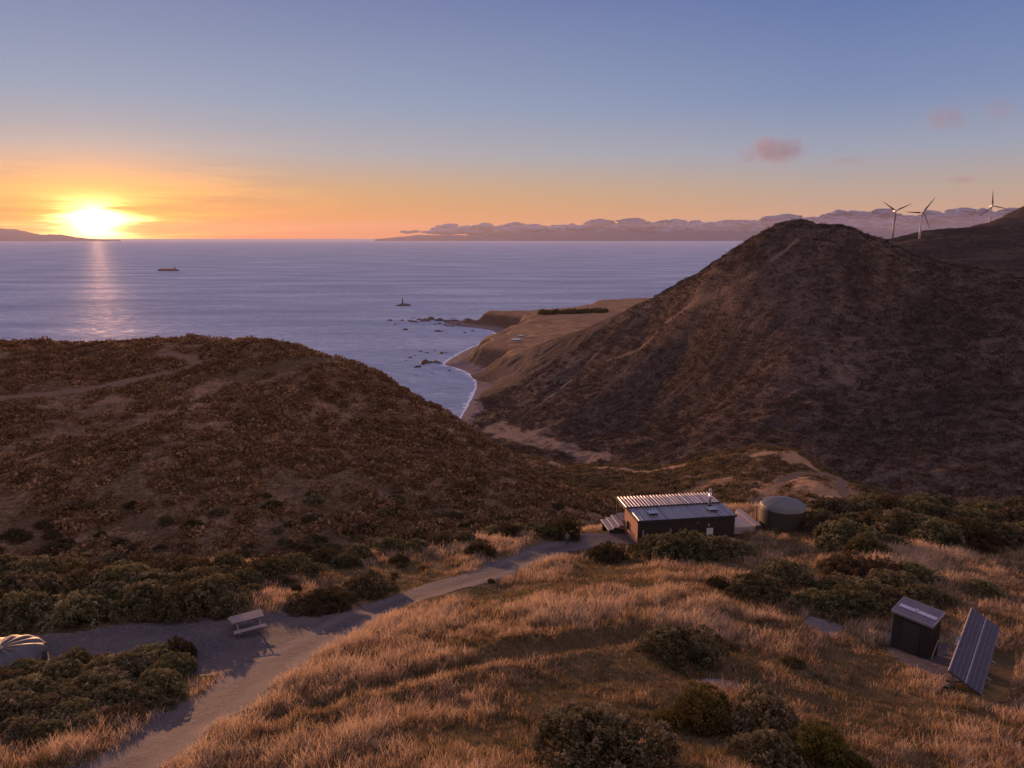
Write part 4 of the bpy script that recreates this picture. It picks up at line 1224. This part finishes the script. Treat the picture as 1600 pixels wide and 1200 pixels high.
lid = MB().tube((1.15, 0.45, TH + 0.20), (1.15, 0.45, TH + 0.40), 0.33, 0.30, 24).build('lid', M_DKMET, tank)
MB().tube((1.15, 0.45, TH + 0.40), (1.15, 0.45, TH + 0.45), 0.36, 0.34, 24).build('handle', M_DKMET, lid)
MB().tube((-1.35, 0.75, TH + 0.1), (-1.35, 0.75, TH + 0.33), 0.10).tube((-1.35, .75, TH + .33), (-1.72, 0.9, TH + .26), 0.05).build('inlet', M_DKMET, tank)
MB().tube((-1.66, -1.12, -0.6), (-1.66, -1.12, TH + 0.05), 0.05).tube((-1.66, -1.12, TH + 0.05), (-1.0, -0.9, TH + 0.34), 0.05).build('overflow_pipe', M_DKMET, tank)
TANKPOLY = [(tx + 1.95 * math.cos(a), ty + 1.95 * math.sin(a)) for a in np.linspace(0, 6.28, 20)]
# thin post between hut and tank
q = hit(near_z, 1181, 813); pm = thing('post', Matrix.Translation(q), 'thin timber post standing in the grass between the hut deck and the large tank', 'post')
MB().box((-0.05, -0.05, -0.4), (0.05, 0.05, 1.35), 0.008).build('shaft', M_TIMBER, pm)
MB().box((-0.07, -0.07, 1.352), (0.07, 0.07, 1.39)).build('cap', M_WHITE, pm)

# ---- ribbed tank at the edge of the parking pad
sc = P(-3, 1017, 31.0); sgz = float(near_z(sc[0], sc[1]))
st_ = thing('water_tank', Matrix.Translation((sc[0], sc[1], sgz)), 'low grey tank with deep radial ribs on its dome, beside the gravel parking pad', 'water tank')
HS = max(sc[2] - sgz - 0.45, 0.35); RS = 1.70
def rib(r, z, a):
    k = max(0.0, min(1.0, (RS + .02 - r) / 0.25)) * min(1, r / 0.35)
    return r, z + 0.085 * k * (0.5 + 0.5 * math.cos(a * 14)) ** 0.7 - 0.04 * k
prof = [(RS, -0.5), (RS, HS - 0.06), (RS + 0.03, HS - 0.03), (RS + 0.03, HS + 0.02)] + [(RS * math.cos(t_), HS + 0.02 + 0.46 * math.sin(t_) ** 0.9) for t_ in np.linspace(0.05, math.pi / 2 - 0.05, 12)]
bodyS = MB().lathe(prof, 168, fn=rib).build('body', M_POLY2, st_, True)
for k in range(14):
    a = 2 * math.pi * (k + 0.5) / 14
    M = Matrix.Rotation(a, 4, 'Z')
    MB().box((RS - 0.22, -0.09, HS + 0.02), (RS + 0.02, 0.09, HS + 0.17), 0.02, M).build('lug', M_DKMET, st_)
MB().tube((0, 0, HS + 0.44), (0, 0, HS + 0.52), 0.25, 0.22, 24).build('lid', M_POLY2, st_)
STPOLY = [(sc[0] + 1.75 * math.cos(a), sc[1] + 1.75 * math.sin(a)) for a in np.linspace(0, 6.28, 20)]

# ---- picnic table on the pad
a_ = hit(near_z, 355, 1001); b_ = hit(near_z, 409, 991)
ux, uy = b_[0] - a_[0], b_[1] - a_[1]
TLn = 1.5
cx, cy = hit(near_z, 383, 992)[:2]
M = frame((cx, cy + 0.35, float(near_z(cx, cy + 0.35)) + 0.02), (ux, uy))
pt = thing('picnic_table', M, 'weathered grey timber picnic table with attached benches on the gravel pad', 'picnic table')
TL2 = TLn / 2
mb = MB()
for i in range(5): mb.box((-TL2, -0.37 + i * 0.15, 0.73), (TL2, -0.37 + i * 0.15 + 0.138, 0.77), 0.006)
mb.box((-TL2 * .55, -0.36, 0.69), (-TL2 * .55 + .08, 0.36, 0.729)); mb.box((TL2 * .55 - .08, -0.36, 0.69), (TL2 * .55, 0.36, 0.729))
mb.build('tabletop', M_TIMBER, pt)
for s in (-1, 1):
    mb = MB()
    for i in range(2): mb.box((-TL2, s * 0.72 - 0.145 + i * 0.15, 0.43), (TL2, s * 0.72 - 0.145 + i * 0.15 + 0.138, 0.47), 0.006)
    mb.build('bench', M_TIMBER, pt)
for s in (-1, 1):
    x = s * TL2 * 0.68
    for t_ in (-1, 1):
        MB().beam((x, t_ * 0.70, 0.0), (x, t_ * 0.26, 0.728), 0.05, 0.095).build('leg', M_TIMBER, pt)
    MB().box((x + 0.026, -0.84, 0.335), (x + 0.07, 0.84, 0.428)).build('crossbar', M_TIMBER, pt)
    MB().beam((x - 0.03, 0.0, 0.36), (s * TL2 * 0.15, 0.0, 0.70), 0.04, 0.08).build('brace', M_TIMBER, pt)

# ---- battery shed
SA = P(1394, 954, 33.0); SU = (0.5845794, -0.81133651)
sgz = float(near_z(SA[0] + .6, SA[1] - .2)); SH = SA[2] - sgz
SM = frame((SA[0], SA[1], sgz), SU)
shed = thing('battery_shed', SM, 'small dark upright shed with a flat pale edged roof beside the solar panels', 'shed')
SL, SD = 1.75, 0.95
mb = MB()
clad((0.06, 0.05, 0), (SL - .06, 0.05, 0), (0, -1, 0), -0.4, SH - 0.06, 0.15, 0.015)
clad((SL - .06, 0.05, 0), (SL - .06, SD, 0), (1, 0, 0), -0.4, SH + 0.0, 0.15, 0.015)
clad((SL - .06, SD, 0), (0.06, SD, 0), (0, 1, 0), -0.4, SH + 0.0, 0.15, 0.015)
clad((0.06, SD, 0), (0.06, 0.05, 0), (-1, 0, 0), -0.4, SH + 0.0, 0.15, 0.015)
mb.build('wall', metal('black_ply', (0.028, 0.022, 0.016), 0.8, 0.0, 0.3), shed)
RISE = 0.30
RMX = Matrix(((1, 0, 0, 0), (0, 1, 0, 0), (0, RISE / SD, 1, SH), (0, 0, 0, 1)))
rs = MB().box((0, 0, -0.02), (SL, SD + .05, 0.03), 0, RMX).build('roof', metal('shed_roof', (0.12, 0.11, 0.135), 0.4, 0.5), shed)
mb = MB()
for lo, hi in (((-0.03, -0.03, -0.06), (SL + .03, 0.0, 0.05)), ((-0.03, SD + .05, -0.06), (SL + .03, SD + .08, 0.05)), ((-0.03, 0.0, -0.06), (0.0, SD + .05, 0.05)), ((SL, 0.0, -0.06), (SL + .03, SD + .05, 0.05))): mb.box(lo, hi, 0, RMX)
mb.build('edge_trim', metal('pale_trim', (0.28, 0.25, 0.27), 0.5, 0.3), rs)
MB().box((0.10, 0.36, 0.031), (SL - 0.04, 0.54, 0.07), 0, RMX).box((0.80, 0.40, 0.071), (0.90, 0.56, 0.10), 0, RMX).build('reflection_strip', metal('pale_reflection', (0.40, 0.40, 0.46), 0.4, 0.4, 0.3, 5), rs)  # added pale strip standing in for a band of reflected light
MB().box((0.5, 0.022, 0.05), (1.25, 0.034, SH - 0.25)).build('door', metal('black_door', (0.036, 0.028, 0.02), 0.7, 0.0), shed)
SHPOLY = [tuple((SM @ Vector(p))[:2]) for p in ((0, -0.1, 0), (SL, -0.1, 0), (SL, SD + .1, 0), (0, SD + .1, 0))]

# ---- solar array
PA = P(1519, 950, 33.2); PB = P(1483, 1048, 1.0); PB = np.array((0, 0, CAMZ)) + (PB - np.array((0, 0, CAMZ))) * (PA[2] - CAMZ) / (PB[2] - CAMZ)
gz = [float(near_z(*p_[:2])) for p_ in (PA, PB)]
L6 = float(np.linalg.norm(PB - PA)); axv = (PB - PA) / L6
AM = frame(tuple(PB), tuple(-axv[:2]))                        # x runs away along the high edge, y to the left; the low edge lies at -y
arr = thing('solar_array', AM, 'ground mounted tilted array of dark solar panels in two columns', 'solar array')
RUN, DROP = 1.14, 0.58
tilt = math.atan2(DROP, RUN); WID = math.hypot(RUN, DROP)
TM = Matrix.Rotation(tilt, 4, 'X')                            # y negative goes down
m_pv, nt, b = new_mat('solar_cells')
co = objco(nt)
br = nt.n('ShaderNodeTexBrick'); nt.link(co, br.inputs['Vector'])
br.offset = 0; br.inputs['Scale'].default_value = 1; br.inputs['Brick Width'].default_value = 0.155; br.inputs['Row Height'].default_value = 0.155; br.inputs['Mortar Size'].default_value = 0.006
br.inputs['Color1'].default_value = (0.022, 0.02, 0.034, 1); br.inputs['Color2'].default_value = (0.032, 0.028, 0.045, 1); br.inputs['Mortar'].default_value = (0.16, 0.14, 0.16, 1)
nt.link(br.outputs[0], b.inputs['Base Color']); b.inputs['Roughness'].default_value = 0.35; b.inputs['IOR'].default_value = 1.22
NR = 6; pl = L6 / NR
for i in range(NR):
    for j in range(2):
        x0, x1 = i * pl + 0.01, (i + 1) * pl - 0.01
        y1, y0 = -j * WID / 2 - 0.008, -(j + 1) * WID / 2 + 0.008
        p = MB().box((x0, y0, -0.035), (x1, y1, 0.0), 0, TM).build('panel', metal('panel_frame', (0.18, 0.165, 0.19), 0.4, 0.8) if i + j == 0 else bpy.data.materials['panel_frame'], arr)
        MB().box((x0 + .014, y0 + .014, 0.0005), (x1 - .014, y1 - .014, 0.003), 0, TM).build('cells', m_pv, p)
MB().box((0, -WID / 2 - 0.006, 0.004), (L6, -WID / 2 + 0.006, 0.012), 0, TM).build('middle_rail', M_WHITE, arr)
MB().box((0, 0.0, -0.05), (L6, 0.03, 0.012), 0, TM).build('top_rail', metal('rail_grey', (0.30, 0.26, 0.28), 0.5, 0.5), arr)
for k in range(5):
    x = 0.15 + (L6 - 0.3) * k / 4
    MB().box((x - .035, -WID - 0.20, -0.125), (x + .035, 0.0, -0.052), 0, TM).build('cross_beam', M_TIMBER, arr)
    MB().box((x - .045, -0.18, -2.2), (x + .045, -0.09, -0.20)).build('post', M_TIMBER, arr)
    yl = -RUN * 0.86
    MB().box((x - .045, yl - .045, -2.2), (x + .045, yl + .045, -DROP * 0.86 - 0.13)).build('post', M_TIMBER, arr)
MB().box((2.55, 0.035, -0.75), (3.35, 0.16, -0.12), 0.01).build('inverter', metal('inverter_grey', (0.24, 0.21, 0.24), 0.5, 0.2), arr)
ARPOLY = [tuple((AM @ Vector(p))[:2]) for p in ((-1.0, 0.1, 0), (L6, 0.1, 0), (L6 + .2, -1.9, 0), (-1.2, -1.9, 0))]

# loose things in the grass by the shed
q0 = hit(near_z, 1453, 1031); cp = thing('conduit_pipe', Matrix.Translation(q0), 'thin pale pipe leaning beside the dark shed', 'pipe')
MB().tube((0, 0, -0.2), (0.33, 0.1, 0.88), 0.018, 0.018, 10).build('pipe', M_WHITE, cp)
q0 = hit(near_z, 1452, 1063); q1 = hit(near_z, 1482, 1078)
te = MB().beam((q0[0], q0[1], q0[2] + .14), (q1[0], q1[1], q1[2] + .14), 0.05, 0.14).build('timber_board', M_TIMBER)
tag(te, 'pale timber board lying in the grass between the shed and the solar panels', 'board')

# ---- wind turbines
M_TURB = metal('turbine_white', (0.36, 0.34, 0.36), 0.45, 0.0, 0.06)
M_TURBD = metal('turbine_shade_grey', (0.13, 0.11, 0.115), 0.5, 0.0, 0.06)
def turbine(hub, base_px, d, angs, R_, label):
    h = P(*hub, d); b_ = P(*base_px, d)
    gz = float(fh_z(b_[0], b_[1]))
    z0 = min(gz, b_[2]) - 4
    root = thing('wind_turbine', Matrix.Translation((b_[0], b_[1], z0)), label, 'wind turbine', 'wind turbines on the far ridge')
    hb = Vector(h) - Vector((b_[0], b_[1], z0))
    lean = Vector((hb.x, hb.y, 0))
    ttop = Vector((hb.x, hb.y + 3.5, hb.z - 1.6))
    MB().tube((hb.x, hb.y + 3.5, 0), ttop, 1.75, 0.95, 24).build('tower', M_TURB, root, True)
    MB().box((hb.x - 1.3, hb.y + 0.8, hb.z - 1.5), (hb.x + 1.3, hb.y + 8.2, hb.z + 1.5), 0.4).build('nacelle', M_TURB, root)
    mh = MB(); mh.lathe([(0.05, -2.0), (0.8, -1.6), (1.3, -0.6), (1.35, 0.8)], 20, Matrix.Translation(hb) @ Matrix.Rotation(R(-90), 4, 'X'))
    mh.build('hub', M_TURB, root, True)
    for a in angs:
        mb = MB(); a = R(a)
        dv = Vector((math.cos(a), 0, math.sin(a))); sv = Vector((-math.sin(a), 0, math.cos(a))); yv = Vector((0, 1, 0))
        rows = []
        for s, c, th, tw in ((0.02, 0.75, 0.7, .9), (0.10, 1.0, 0.6, .8), (0.20, 1.75, 0.45, .55), (0.45, 1.25, 0.28, .3), (0.75, 0.8, 0.16, .12), (1.0, 0.28, 0.06, .05)):
            cc = hb + dv * s * R_
            ch = (sv * math.cos(tw) + yv * math.sin(tw)); nv = (yv * math.cos(tw) - sv * math.sin(tw))
            rows.append([mb.bm.verts.new(cc + ch * (c * x) + nv * (th * y)) for x, y in ((-0.45, 0), (-.1, .5), (0.6, 0.08), (1.0, 0), (.6, -.08), (-.1, -.5))])
        for r0, r1 in zip(rows[:-1], rows[1:]):
            for k in range(6): mb.bm.faces.new((r0[k], r0[(k + 1) % 6], r1[(k + 1) % 6], r1[k]))
        mb.bm.faces.new(rows[-1])
        mb.build('blade', M_TURBD, root, True)
turbine((1400.5, 329.5), (1398, 367), 1125, (147, 25.5, 267), 25.5, 'wind turbine with its rotor in a Y, nearest the dark summit')
turbine((1443, 332), (1439, 376), 1040, (55, 178, 297), 25.5, 'middle wind turbine of the three, one blade held level')
turbine((1551.5, 322), (1549, 362), 1230, (97, -11, 218), 26.5, 'wind turbine with one blade straight up, rightmost of the three')

# ---- beacon, ship, rocks
def lumpy(seed, sub=3, flat=0.45):
    bm = bmesh.new(); bmesh.ops.create_icosphere(bm, subdivisions=sub, radius=1)
    v = np.array([q.co[:] for q in bm.verts]); f = np.array([[q.index for q in g.verts] for g in bm.faces]); bm.free()
    n = fbm(v[:, 0] * 1.3 + seed * 5, v[:, 1] * 1.3 + v[:, 2] * 1.9, 1.0, 4)
    v = v * (1 + 0.75 * n[:, None]); v[:, 2] *= flat
    return v, f
m_rock, nt, b = new_mat('wet_rock')
nt.inp(b.inputs['Base Color'], nt.ramp(nt.noise(objco(nt), 2.5, 5, 0.7), [(0.3, (0.032, 0.024, 0.02)), (0.7, (0.085, 0.062, 0.05))]))
b.inputs['Roughness'].default_value = 0.7
rocks = []
for s in range(4):
    v, f = lumpy(s + 1); rocks.append((v, f))
ROCKPX = [(609,501,7),(628,501,6),(640,501.5,9),(648,502.5,12),(655,499.5,9),(663,501.5,16),(673,499.5,18),(645,497.5,4),(651,505,4),(687,501,16),(700,503,18),(712,502.5,15),(722,503,12),(706,498,4),(711,498.5,4),(727,499,6),(680,507,6),(687,506,7),(695,508,8),(701,509.5,8),(707,510,7),
          (716,508,8),(685,518,10),(691,517.5,5),(726,520,5),(738,517.5,6),(633,515.5,8),(617,507,5),(657,549,6),(667,551,6),(689,552,11),(697,551,5),(641,559,6),(633,563,4),(664,567.5,18),(653,573.5,11),(672,566,8),(681,566,10),(687,567.5,9),(676,583,4),(650,587,4),(702,579,6),(661,570,6),(648,556,4),(679,548,4)]
mesh_rock = []
for i, (px, py, w) in enumerate(ROCKPX):
    k = i % 4
    q = sea_at(px, py); d = proj(*q)[2]; r = w / 2 / F * d
    if i < 4:
        o = mesh_from('sea_rock', rocks[k][0], rocks[k][1], m_rock); mesh_rock.append(o.data)
    else:
        o = bpy.data.objects.new('sea_rock', mesh_rock[k]); COL.objects.link(o)
    north = py < 530
    o.location = (q[0], q[1], -0.12 * r); o.rotation_euler = (0, 0, random.uniform(0, 6.28)); o.scale = (r, r * random.uniform(.8, 1.3), min(r, 11) * random.uniform(1.0, 1.7))
    tag(o, 'dark rock awash off the low spit of the headland' if north else 'dark rock awash off the cliff point in the nearer bay', 'rock', 'rocks off the headland spit' if north else 'rocks off the cliff point')
q = sea_at(629, 477.5); v, f = lumpy(9, 3, 0.4)
isl = mesh_from('islet', v * np.array((21, 16, 15)), f, m_rock); isl.location = (q[0], q[1], -0.5)
tag(isl, 'tiny dark rock islet carrying the beacon, alone in open sea', 'islet')
bc = thing('beacon', Matrix.Translation((q[0], q[1], 3.5)), 'dark slim beacon tower standing on a tiny rock islet', 'beacon')
M_BEAC = metal('beacon_paint', (0.10, 0.085, 0.085), 0.6, 0.0)
MB().tube((0, 0, -2), (0, 0, 3), 4.4, 3.6, 16).build('base', M_BEAC, bc)
MB().tube((0, 0, 3), (0, 0, 14.5), 2.6, 1.7, 16).build('tower', M_BEAC, bc, True)
MB().tube((0, 0, 14.5), (0, 0, 15.2), 2.6, 2.6, 16).build('gallery', M_BEAC, bc)
lm = MB().tube((0, 0, 15.2), (0, 0, 18), 1.4, 1.4, 12).build('lantern', M_GLASS, bc)
MB().tube((0, 0, 18), (0, 0, 19.8), 1.8, 0.1, 12).build('cupola', M_BEAC, lm)

q = sea_at(263, 423.5)
sd = proj(*q)[2]; SW = 32 / F * sd
ship = thing('cargo_ship', Matrix.Translation((q[0], q[1], 0)), 'long cargo ship alone on the sea beneath the setting sun', 'ship')
M_HULL = metal('ship_hull', (0.13, 0.045, 0.03), 0.6, 0.0); M_SUP = metal('ship_house', (0.26, 0.2, 0.17), 0.6, 0.0)
hw = SW / 2
mb = MB()
mb.prism([(-hw, -10, 8.5), (-hw + 6, -10, -2), (hw - 2, -10, -2), (hw, -10, 6.5), (hw * 0.4, -10, 6.0), (-hw * 0.4, -10, 6.0)], (0, 20, 0))
mb.build('hull', M_HULL, ship)
for k in range(5):
    x = -hw * 0.86 + k * hw * 0.27
    MB().box((x, -8.5, 6.05), (x + hw * 0.255, 8.5, 14 + (k % 2) * 1.2), 0.3).build('container_block', metal('container_paint', (0.20, 0.09, 0.06), 0.7, 0.0) if k == 0 else bpy.data.materials['container_paint'], ship)
bs = MB().box((hw * 0.52, -9, 5.9), (hw * 0.72, 9, 19), 0.3).build('bridge_house', M_SUP, ship)
MB().box((hw * 0.57, -2, 19.02), (hw * 0.66, 2, 23), 0.3).build('funnel', M_HULL, bs)
MB().box((hw * 0.80, -8, 6.3), (hw * 0.97, 8, 10.5), 0.2).build('container_block', bpy.data.materials['container_paint'], ship)
MB().tube((-hw + 8, 0, 7), (-hw + 8, 0, 17), 0.5, 0.3, 8).build('mast', M_SUP, ship)

# ---- trees and ponds on the terrace
tp = []
for k in range(150):
    px = random.uniform(845, 948); py = 491.5 - (px - 845) * 0.035 + random.uniform(-2.6, 1.0)
    q = hit(coast_z, px, py, 1300, 2300, 900); tp.append(q)
tp = np.array(tp)
rep = np.repeat(np.arange(len(tp)), 90); rr = 3.2 + 4.6 * rng.random(len(tp))
u_ = unit(rng.normal(size=(len(rep), 3))); u_[:, 2] = np.abs(u_[:, 2])
v = leaf_quads(tp[rep] + u_ * rr[rep][:, None] * np.array((1, 1, 1.05)) * (0.75 + 0.35 * rng.random(len(rep)))[:, None], unit(u_ + .8 * rng.normal(size=u_.shape)), rr[rep] * 0.36, 0.8)
o = mesh_from('headland_trees', v, np.arange(len(v)).reshape(-1, 4), M_DARK, smooth_=False)
add_attr(o, 'tint', np.repeat(rng.random(len(rep)) * 0.7, 4))
tag(o, 'dark belt of low trees across the headland', kind='stuff')
m_pond, nt, b = new_mat('pond_water')
b.inputs['Base Color'].default_value = (0.05, 0.06, 0.09, 1); b.inputs['Roughness'].default_value = 0.08; b.inputs['IOR'].default_value = 1.5
for px, py, rx, ry in ((806, 531, 9.0, 12.0), (814, 525.5, 4.5, 7.0)):
    q = hit(coast_z, px, py, 900, 1900, 900)
    vs = [(q[0] + rx * math.cos(a) * (1 + .2 * math.sin(3 * a)), q[1] + ry * math.sin(a), q[2] + 1.0) for a in np.linspace(0, 2 * math.pi, 25)[:-1]]
    bm = bmesh.new(); bm.faces.new([bm.verts.new(p_) for p_ in vs]); me = bpy.data.meshes.new('pond'); bm.to_mesh(me); bm.free(); me.materials.append(m_pond)
    o = bpy.data.objects.new('pond', me); COL.objects.link(o); tag(o, 'small shining pond on the coastal terrace', kind='structure')

# ---- the walker on the road
def person(base, H, yaw):
    s = H / 1.75
    J = {'pelvis': (0, 0, .95), 'waist': (0, .01, 1.10), 'chest': (0, .01, 1.32), 'neck': (0, 0, 1.49), 'skull': (0, -.01, 1.57), 'crown': (0, 0, 1.70)}
    E = [('pelvis', 'waist'), ('waist', 'chest'), ('chest', 'neck'), ('neck', 'skull'), ('skull', 'crown')]
    Rr = {'pelvis': .155, 'waist': .145, 'chest': .165, 'neck': .062, 'skull': .088, 'crown': .072}
    for sg, nm in ((-1, 'a'), (1, 'b')):
        st = 0.16 * sg
        J.update({f'hip{nm}': (.10 * sg, 0, .90), f'knee{nm}': (.11 * sg, -.06 - .10 * sg * -1, .50), f'ankle{nm}': (.11 * sg, st * -1 + .02, .09), f'toe{nm}': (.12 * sg, st * -1 - .15, .045),
                  f'sho{nm}': (.19 * sg, 0, 1.42), f'elb{nm}': (.26 * sg, .04 + .06 * sg, 1.14), f'wri{nm}': (.27 * sg, -.06 + .12 * sg, .91), f'palm{nm}': (.27 * sg, -.08 + .12 * sg, .84)})
        E += [('pelvis', f'hip{nm}'), (f'hip{nm}', f'knee{nm}'), (f'knee{nm}', f'ankle{nm}'), (f'ankle{nm}', f'toe{nm}'), ('chest', f'sho{nm}'), (f'sho{nm}', f'elb{nm}'), (f'elb{nm}', f'wri{nm}'), (f'wri{nm}', f'palm{nm}')]
        Rr.update({f'hip{nm}': .10, f'knee{nm}': .068, f'ankle{nm}': .05, f'toe{nm}': .042, f'sho{nm}': .075, f'elb{nm}': .052, f'wri{nm}': .036, f'palm{nm}': .034})
        for k, (ox, oy, ln) in enumerate(((-.012, -.022, .075), (-.004, -.008, .085), (.002, .008, .08), (.006, .02, .06))):
            pb = J[f'palm{nm}']; J[f'f{k}{nm}'] = (pb[0] + ox, pb[1] + oy - .01, pb[2] - ln * .6); J[f'g{k}{nm}'] = (pb[0] + ox - .008 * sg, pb[1] + oy - .022, pb[2] - ln)
            E += [(f'palm{nm}', f'f{k}{nm}'), (f'f{k}{nm}', f'g{k}{nm}')]; Rr[f'f{k}{nm}'] = .0095; Rr[f'g{k}{nm}'] = .008
        pw = J[f'wri{nm}']; J[f'th{nm}'] = (pw[0] - .02 * sg, pw[1] - .05, pw[2] - .06); E.append((f'wri{nm}', f'th{nm}')); Rr[f'th{nm}'] = .01
    names = list(J)
    me = bpy.data.meshes.new('person'); me.from_pydata([tuple(c * s for c in J[n]) for n in names], [(names.index(a), names.index(b)) for a, b in E], [])
    o = bpy.data.objects.new('person', me); COL.objects.link(o)
    o.location = base; o.rotation_euler = (0, 0, yaw)
    md = o.modifiers.new('skin', 'SKIN'); md.use_smooth_shade = True
    for i, n in enumerate(names):
        me.skin_vertices[0].data[i].radius = (Rr[n] * s * (1.15 if n in ('chest', 'waist', 'pelvis') else 1), Rr[n] * s * (0.75 if n in ('chest', 'waist', 'pelvis') else 1))
    me.skin_vertices[0].data[0].use_root = True
    sb = o.modifiers.new('sub', 'SUBSURF'); sb.levels = sb.render_levels = 1
    m, nt, b = new_mat('walker_clothes')
    sp_ = nt.n('ShaderNodeSeparateXYZ'); nt.link(objco(nt), sp_.inputs[0])
    z_ = nt.m('DIVIDE', sp_.outputs[2], s)
    col = nt.ramp(nt.m('DIVIDE', z_, 1.8), [(0.0, (0.34, 0.31, 0.30)), (0.05, (0.035, 0.032, 0.04)), (0.54, (0.125, 0.112, 0.145)), (0.835, (0.42, 0.27, 0.21))], 'CONSTANT')
    nt.inp(b.inputs['Base Color'], col); b.inputs['Roughness'].default_value = 0.85
    me.materials.append(m)
    hm = MB(); hm.lathe([(.02, 1.765), (.07, 1.755), (.098, 1.70), (.105, 1.64), (.098, 1.58)], 16, Matrix.Scale(s, 4) @ Matrix.Translation((0, .018, 0)))
    hm.build('hair', metal('dark_hair', (0.03, 0.022, 0.018), 0.7, 0.0), o, True)
    fm = MB(); fm.tube((0, -.088 * s, 1.60 * s), (0, -.115 * s, 1.585 * s), .012 * s, .016 * s, 8); fm.build('nose', metal('skin_tone', (0.40, 0.25, 0.19), 0.6, 0.0), o, True)
    return tag(o, 'person in a grey top and dark trousers walking on the road', 'person')
q = hit(near_z, 886, 853.5)
person((q[0], q[1], q[2] + 0.0), 1.15, R(-8))
NO_GRASS = [HUTPOLY, TANKPOLY, STPOLY, SHPOLY, ARPOLY]
print('CHECK hut ground', [round(float(near_z(*(HM @ Vector(p_))[:2])) - hut_floor, 2) for p_ in ((0, 0, 0), (HL, 0, 0), (0, BD, 0), (HL, BD, 0), (HL + 2.5, 0, 0))])
print('CHECK tank', tz - tbase, 'stank', HS, 'shed', SH, 'array', PA[2] - gz[0], PB[2] - gz[1])
grass_field(1080000)
